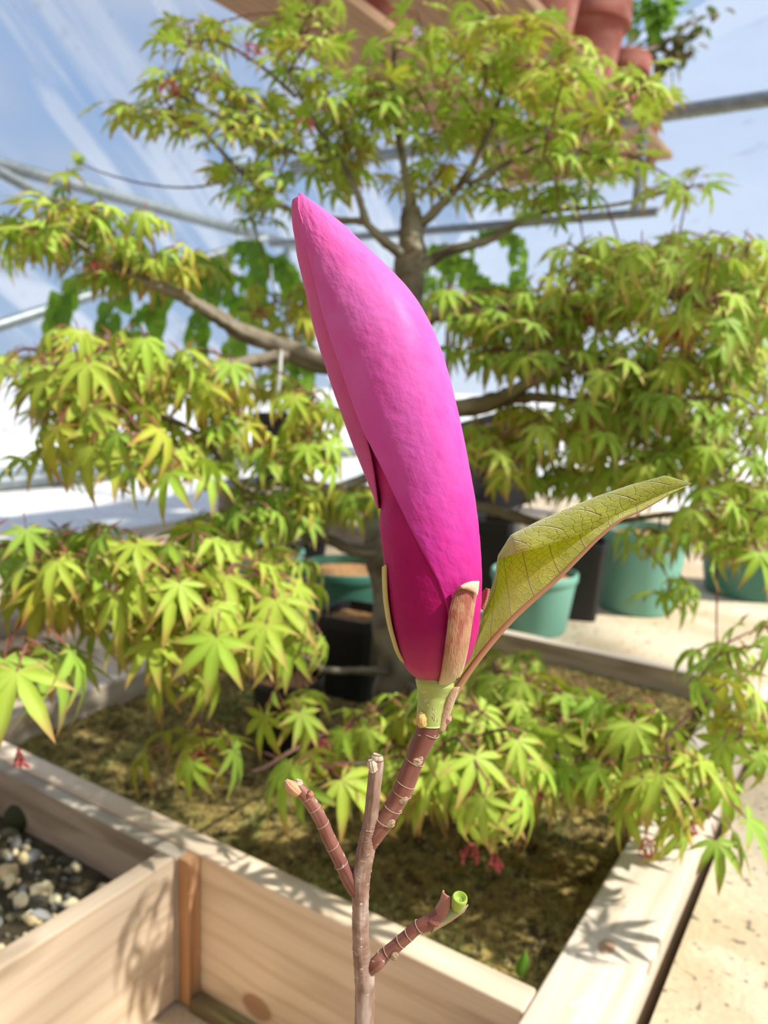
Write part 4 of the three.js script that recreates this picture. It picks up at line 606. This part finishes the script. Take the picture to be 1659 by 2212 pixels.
{
  const r = mulberry(2024), UP = V(0, 1, 0), all = [], twigs = [], camInv = camera.quaternion.clone().invert();
  const basis = (dir, up) => { const y = dir.clone().normalize(), z = up.clone().addScaledVector(y, -up.dot(y)).normalize(), x = V().crossVectors(y, z); return new THREE.Quaternion().setFromRotationMatrix(new THREE.Matrix4().makeBasis(x, y, z)); };
  for (const [cx, cy, rx, ry, d, dens, droop0, tone] of PADS) {
    const crown = cy < 470, droop = crown ? 0.28 : droop0;
    const lp = FOCAL * 0.05 / d, n = Math.max(2, Math.round(Math.PI * rx * ry / (lp * lp) * dens * (crown ? 4.4 : cx > 1100 && cy < 1200 ? 8.2 : 6.8))), mid = at(cx, cy, d);
    for (let i = 0; i < n; i++) {
      const q = Math.sqrt(r()), f = r() * Math.PI * 2, ox = Math.cos(f) * q, oy = Math.sin(f) * q, node = at(cx + ox * rx, cy + oy * ry - 0.12 * lp, d + (r() - 0.3) * (cx > 1100 && cy < 1200 ? 0.3 : 0.2) + oy * 0.01 - 0.005);
      let best = null, bd = 1e9; for (const a of anchors) { const e = a.distanceToSquared(node); if (e < bd) { bd = e; best = a; } }
      const out = node.clone().sub(best).setY(0).normalize().multiplyScalar(0.7).add(node.clone().sub(mid).setY(0).normalize().multiplyScalar(0.5)).addScaledVector(BACK, 0.35).setY(0).normalize();
      anchors.push(node);
      if (bd > 0.00004 && bd < 0.02) { const k = best.clone().lerp(node, 0.5); k.y += 0.001 + r() * 0.004; twigs.push([best, k, node, bd]); }
      const kn = 2 + Math.floor(r() * 2.6), spin = r() * 6.28;
      for (let j = 0; j < kn; j++) {
        const turn = (j - (kn - 1) / 2) * (1.7 + r() * 0.5) + (r() - 0.5) * 0.9, dh = out.clone().applyAxisAngle(UP, turn), dn = clamp(droop * (0.35 + r() * 0.65) + (r() - 0.5) * (crown ? 0.9 : 0.35), -0.45, 1.35);
        const dir = dh.clone().multiplyScalar(Math.cos(dn)).addScaledVector(UP, -Math.sin(dn)), size = LEAF * (0.78 + r() * 0.45) * (d < 0.74 ? 1.18 : 1);
        const up = UP.clone().multiplyScalar(0.75 + Math.sin(dn) * 0.2).addScaledVector(dh, 0.5 * Math.sin(dn) + 0.15).add(V(r() - 0.5, r() * 0.3, r() - 0.5).multiplyScalar(crown ? 1.1 : 0.6));
        const p = node.clone().addScaledVector(dh, size * 0.42 + r() * 0.006).addScaledVector(UP, 0.004 - r() * 0.012);
        const v = p.clone().sub(camera.position).applyQuaternion(camInv), sx = CX + FOCAL * v.x / -v.z, sy = CY - FOCAL * v.y / -v.z;
        const gk = clamp(Math.floor((droop * 0.55 + r() * 0.75) * 5.2), 0, 9), flat = [9, 0, 5, 9, 7, 0, 1, 5, 9, 0], tk = r() < 0.6 ? tone : Math.floor(r() * 5);
        if (p.y < 0.185) p.y = 0.185 + r() * 0.02;
        all.push({ p, q: basis(dir, up), size, geo: crown ? flat[Math.floor(r() * 10)] : (gk * 3 + Math.floor(r() * 3)) % 10, tone: tk, show: (sx > -40 && sx < 1700 && sy > -40 && sy < 2250 ? 1 : 0.01) * size / -v.z });
      }
    }
  }
  // upper tip leaflets of the bare twig
  for (const [x, y] of [[168, 342], [178, 350], [172, 356]]) all.push({ p: at(x, y, 0.91), q: basis(V(-0.6 + r() * 0.4, 0.5, 0.2), V(0.2, 0.6, 0.6)), size: LEAF * 0.42, geo: 9, tone: 1, show: 0.02 });
  all.sort((a, b) => b.show - a.show);
  const rest = all.slice(300).filter((l) => l.show > 0.001);
  for (const l of all.slice(0, 300)) { const m = shade(new THREE.Mesh(leafGeos[l.geo], leafMats[l.tone])); m.name = 'leaf'; m.position.copy(l.p).sub(maple.position); m.quaternion.copy(l.q); m.scale.setScalar(l.size); maple.add(m); }
  const m4 = new THREE.Matrix4();
  const foliage = new THREE.Group(); foliage.name = 'foliage'; foliage.userData.kind = 'stuff'; maple.add(foliage);
  for (let g = 0; g < 10; g++) for (let tn = 0; tn < 5; tn++) {
    const list = rest.filter((l) => l.geo === g && l.tone === tn); if (!list.length) continue;
    const im = new THREE.InstancedMesh(leafGeos[g], leafMats[tn], list.length); list.forEach((l, i) => im.setMatrixAt(i, m4.compose(l.p.clone().sub(maple.position), l.q, V(l.size, l.size, l.size))));
    im.name = 'foliage'; im.userData.kind = 'stuff'; shade(im); foliage.add(im);
  }
  const tg = twigs.map(([a, b, c, d]) => limb([a, b, c], [0.0014, 0.0011, 0.0007], { seg: 5, rad: 5, cap: false, color: (t) => mix3([0.15, 0.085, 0.06], [0.26, 0.07, 0.05], t) }));
  part(maple, 'twigs', mergeGeometries(tg), mapleBark).userData.kind = 'stuff';
  console.log('maple leaves', all.length, 'twigs', twigs.length);
  // red flower and seed clusters
  const redMat = std({ color: new THREE.Color(0.34, 0.05, 0.055), roughness: 0.6, side: THREE.DoubleSide });
  for (const [x, y, d, w, hang] of [[1460, 735, 0.72, 34, 0], [1475, 625, 0.72, 18, 0], [1270, 690, 0.8, 20, 0], [430, 1640, 0.66, 26, 0], [700, 1610, 0.62, 22, 0], [1020, 1155, 0.86, 14, 0], [310, 1352, 0.6, 12, 0], [1020, 1850, 0.6, 26, 1], [1070, 1868, 0.6, 22, 1], [1150, 1715, 0.6, 22, 1], [1395, 1835, 0.58, 24, 1], [1490, 1790, 0.575, 18, 1], [40, 1640, 0.5, 20, 1], [370, 190, 0.86, 28, 0], [540, 110, 0.86, 28, 0], [660, 270, 0.88, 24, 0], [960, 190, 0.86, 22, 0], [1330, 270, 0.86, 22, 0], [1120, 140, 0.86, 22, 0], [420, 260, 0.86, 22, 0], [200, 580, 0.8, 22, 0], [130, 520, 0.79, 18, 0], [380, 1010, 0.66, 16, 0], [560, 680, 1.0, 20, 0]]) {
    const gs = [], k0 = w > 24 ? 18 : 11;
    for (let k = 0; k < k0; k++) {
      const a = at(x + (r() - 0.5) * w * 0.5, y - w * (hang ? 1.1 : 0.6), d), b = at(x + (r() - 0.5) * w * 2, y + (r() - 0.3) * w, d + (r() - 0.5) * 0.01);
      gs.push(limb([a, a.clone().lerp(b, 0.55).add(V(0, 0.002, 0)), b], [0.0004, 0.0004, 0.0003], { seg: 4, rad: 4, cap: false }));
      const s = new THREE.SphereGeometry(1, 6, 4); s.scale(0.0009 + r() * 0.0005, 0.0018 + r() * 0.0014, 0.0007); s.rotateZ(r() * 6); s.rotateY(r() * 6); s.translate(b.x, b.y, b.z); gs.push(s);
    }
    part(maple, 'seed_cluster', mergeGeometries(gs.map((g) => { const c = g.index ? g.toNonIndexed() : g; for (const n of Object.keys(c.attributes)) if (!['position', 'normal'].includes(n)) c.deleteAttribute(n); return c; })), redMat).userData.label = 'red seed cluster';
  }
}
{ // pale tie strap from the left arm down to the bench pot
  const a = at(606, 755, 0.885), b = at(597, 868, 0.89);
  part(maple, 'tie_strap', limb([a, a.clone().lerp(b, 0.5).add(V(0.001, 0, 0)), b], [0.0026, 0.0026, 0.0026], { seg: 8, rad: 8 }), std({ color: 0xd4d6d2, roughness: 0.4 })).userData.label = 'white plastic tie hanging from the left arm';
}
// ================================================================ other plants behind
function ovalLeaf(seed, heart, cup) {                           // 16 triangles
  const r = mulberry(seed), pos = [], col = [], idx = [], rows = [[0, 0.0], [0.12, heart], [0.35, 0.42], [0.62, 0.36], [0.84, 0.19], [1, 0]], c = [1, 1, 1];
  rows.forEach(([t, w]) => { for (const s of [-1, 0, 1]) { pos.push(s * w, t - (s && t < 0.15 ? 0.10 * heart * 2 : 0), -0.28 * t * t + Math.abs(s * w) * cup); const k = (s ? 0.92 : 1.06) * (0.96 + 0.08 * r()); col.push(c[0] * k, c[1] * k, c[2] * k); } });
  for (let j = 0; j < rows.length - 1; j++) for (const i of [0, 1]) { const a = j * 3 + i, b = a + 3; idx.push(a, a + 1, b + 1, a, b + 1, b); }
  const g = new THREE.BufferGeometry(); g.setAttribute('position', new THREE.Float32BufferAttribute(pos, 3)); g.setAttribute('color', new THREE.Float32BufferAttribute(col, 3)); g.setIndex(idx); g.computeVertexNormals(); return g;
}
const ovals = [0, 1, 2, 3].map((k) => ovalLeaf(800 + k, 0.36 + 0.04 * k, 0.15 + 0.12 * k));
const leafMat2 = (c) => phys({ color: new THREE.Color(...c), vertexColors: true, roughness: 0.96, transmission: 0.42, thickness: 0, specularIntensity: 0.4, side: THREE.DoubleSide });
const freshGreen = [[0.22, 0.42, 0.03], [0.28, 0.48, 0.05], [0.16, 0.32, 0.035]].map(leafMat2), bronze = [[0.15, 0.10, 0.045], [0.19, 0.16, 0.04], [0.10, 0.14, 0.03]].map(leafMat2);
const stemMat = std({ color: new THREE.Color(0.15, 0.11, 0.07), roughness: 0.9 });
const facing = (dir, up) => { const y = dir.clone().normalize(), z = up.clone().addScaledVector(y, -up.dot(y)).normalize(); return new THREE.Quaternion().setFromRotationMatrix(new THREE.Matrix4().makeBasis(V().crossVectors(y, z), y, z)); };
function leafOn(t, p, dir, up, size, mat, k) { const m = shade(new THREE.Mesh(ovals[k % 4], mat)); m.name = 'leaf'; m.position.copy(p).sub(t.position); m.quaternion.copy(facing(dir, up)); m.scale.setScalar(size); t.add(m); }
function weeping(name, label, foot, trunk, strands, size, seed) {
  const r = mulberry(seed), t = thing(name, label, 'tree', foot.clone());
  part(t, 'trunk', limb([foot, ...trunk.slice(1).map((p) => at(...p))], trunk.map((_, i) => lerp(0.014, 0.005, i / (trunk.length - 1))), { seg: 30, rad: 10, rough: 0.1 }), stemMat);
  for (const list of strands) {
    const pts = list.map((p) => at(...p)), curve = new THREE.CatmullRomCurve3(pts, false, 'centripetal'), n = Math.max(4, Math.round(curve.getLength() / (size * 0.62)));
    part(t, 'shoot', limb(pts, pts.map((_, i) => lerp(0.003, 0.001, i / (pts.length - 1))), { seg: 14, rad: 6 }), stemMat);
    for (let i = 2; i <= n; i++) for (const s of [-1, 1]) {
      if (r() < 0.1) continue;
      const p = curve.getPoint(Math.min(1, i / n + (r() - 0.5) * 0.02)), side = BACK.clone().multiplyScalar(r() * 0.9).add(V(s * (0.4 + r() * 0.4), 0, 0)), dir = side.clone().add(V(0, -0.9 - r() * 0.5, 0));
      leafOn(t, p.add(side.multiplyScalar(size * 0.25)), dir, BACK.clone().multiplyScalar(0.7).add(V((r() - 0.5), 0.5 + r() * 0.4, 0)), size * (0.75 + r() * 0.5), freshGreen[Math.floor(r() * 3)], Math.floor(r() * 4));
    }
  }
  return t;
}
weeping('weeping_tree', 'weeping tree with green heart-shaped leaves behind the left arm of the maple', at(500, 1000, 2.5).setY(FL), [[0, 0, 0], [502, 900, 2.5], [505, 800, 2.5], [500, 640, 2.4], [490, 545, 2.2]], [
  [[490, 600, 2.1], [380, 560, 1.95], [280, 590, 1.85], [240, 680, 1.82], [230, 790, 1.8]], [[490, 580, 2.1], [330, 560, 1.9], [170, 600, 1.8], [125, 680, 1.78], [115, 760, 1.78]], [[490, 570, 2.1], [430, 560, 1.95], [360, 620, 1.9], [330, 720, 1.88], [325, 830, 1.86]], [[490, 570, 2.1], [460, 600, 2.0], [430, 700, 1.95], [420, 800, 1.93]],
  [[490, 560, 2.1], [540, 520, 2.0], [560, 560, 1.95], [555, 640, 1.93], [545, 700, 1.92]], [[490, 570, 2.1], [600, 560, 2.0], [650, 650, 1.97], [655, 760, 1.95], [650, 850, 1.95]], [[490, 580, 2.1], [560, 640, 2.0], [600, 740, 1.97], [620, 850, 1.95]], [[490, 600, 2.1], [520, 680, 2.0], [500, 790, 1.95], [495, 870, 1.93]], [[490, 600, 2.1], [420, 620, 1.95], [300, 690, 1.88], [270, 780, 1.86]],
], 0.040, 881);
weeping('weeping_tree', 'smaller weeping green tree showing right of the maple trunk', at(960, 1000, 2.42).setY(FL), [[0, 0, 0], [960, 900, 2.4], [965, 800, 2.4], [970, 650, 2.38], [975, 545, 2.35]], [
  [[972, 600, 2.36], [945, 530, 2.3], [925, 600, 2.25], [920, 680, 2.25]], [[972, 590, 2.36], [975, 530, 2.3], [965, 620, 2.25], [965, 690, 2.25]], [[972, 580, 2.36], [1010, 560, 2.3], [1015, 620, 2.25], [1010, 690, 2.25]], [[972, 600, 2.36], [1040, 600, 2.3], [1060, 640, 2.28], [1060, 700, 2.27]], [[972, 570, 2.36], [1060, 500, 2.3], [1115, 520, 2.25], [1120, 580, 2.22], [1115, 620, 2.22]], [[972, 620, 2.36], [1090, 620, 2.3], [1140, 650, 2.28], [1150, 700, 2.27]],
], 0.036, 882);
{ // small shrub in the clay pot on the shelf
  const sg = new THREE.CircleGeometry(0.07, 24); sg.rotateX(-Math.PI / 2); sg.translate(shrubPot.position.x, shrubPot.position.y + 0.148, shrubPot.position.z); part(shrubPot, 'soil', sg, potSoil);
  const t = thing('bronze_shrub', 'small round-leaved shrub with bronze and green leaves in the shelf pot', 'shrub', shrubPot.position.clone().add(V(0, 0.165, 0))), r = mulberry(883), d = 2.36, foot = t.position.clone();
  for (const [list, tone, dens] of [[[[1375, 60, d], [1390, 20, d], [1385, -40, d]], 0, 1.6], [[[1385, 70, d], [1420, 30, d], [1440, -30, d]], 0, 1.6], [[[1390, 90, d], [1425, 70, d], [1440, 30, d], [1410, 5, d]], 0, 1.4], [[[1390, 100, d], [1430, 100, d], [1460, 80, d], [1490, 75, d]], 1, 1.6], [[[1400, 110, d], [1450, 110, d], [1480, 105, d], [1500, 85, d]], 1, 1.4], [[[1440, 90, d], [1480, 60, d], [1520, 40, d], [1550, 22, d]], 1, 0.7], [[[1400, 115, d], [1430, 130, d], [1450, 140, d]], 1, 1.2]]) {
    const pts = [foot.clone(), ...list.map((p) => at(...p))], curve = new THREE.CatmullRomCurve3(pts, false, 'centripetal');
    part(t, 'stem', limb(pts, pts.map((_, i) => lerp(0.004, 0.0012, i / (pts.length - 1))), { seg: 16, rad: 6 }), stemMat);
    const n = Math.round(20 * dens); for (let i = 0; i < n; i++) { const u = 0.45 + 0.55 * i / n, p = curve.getPoint(u), o = V(r() - 0.5, r() - 0.45, r() - 0.5).multiplyScalar(0.05); leafOn(t, p.clone().add(o), o.clone().add(V(0, -0.008, 0)), V(r() - 0.5, 0.6, 0.5), (tone ? 0.03 : 0.042) * (0.8 + r() * 0.5), (tone ? bronze : freshGreen)[Math.floor(r() * 3)], Math.floor(r() * 4)); }
  }
}
renderer.render(scene, camera);
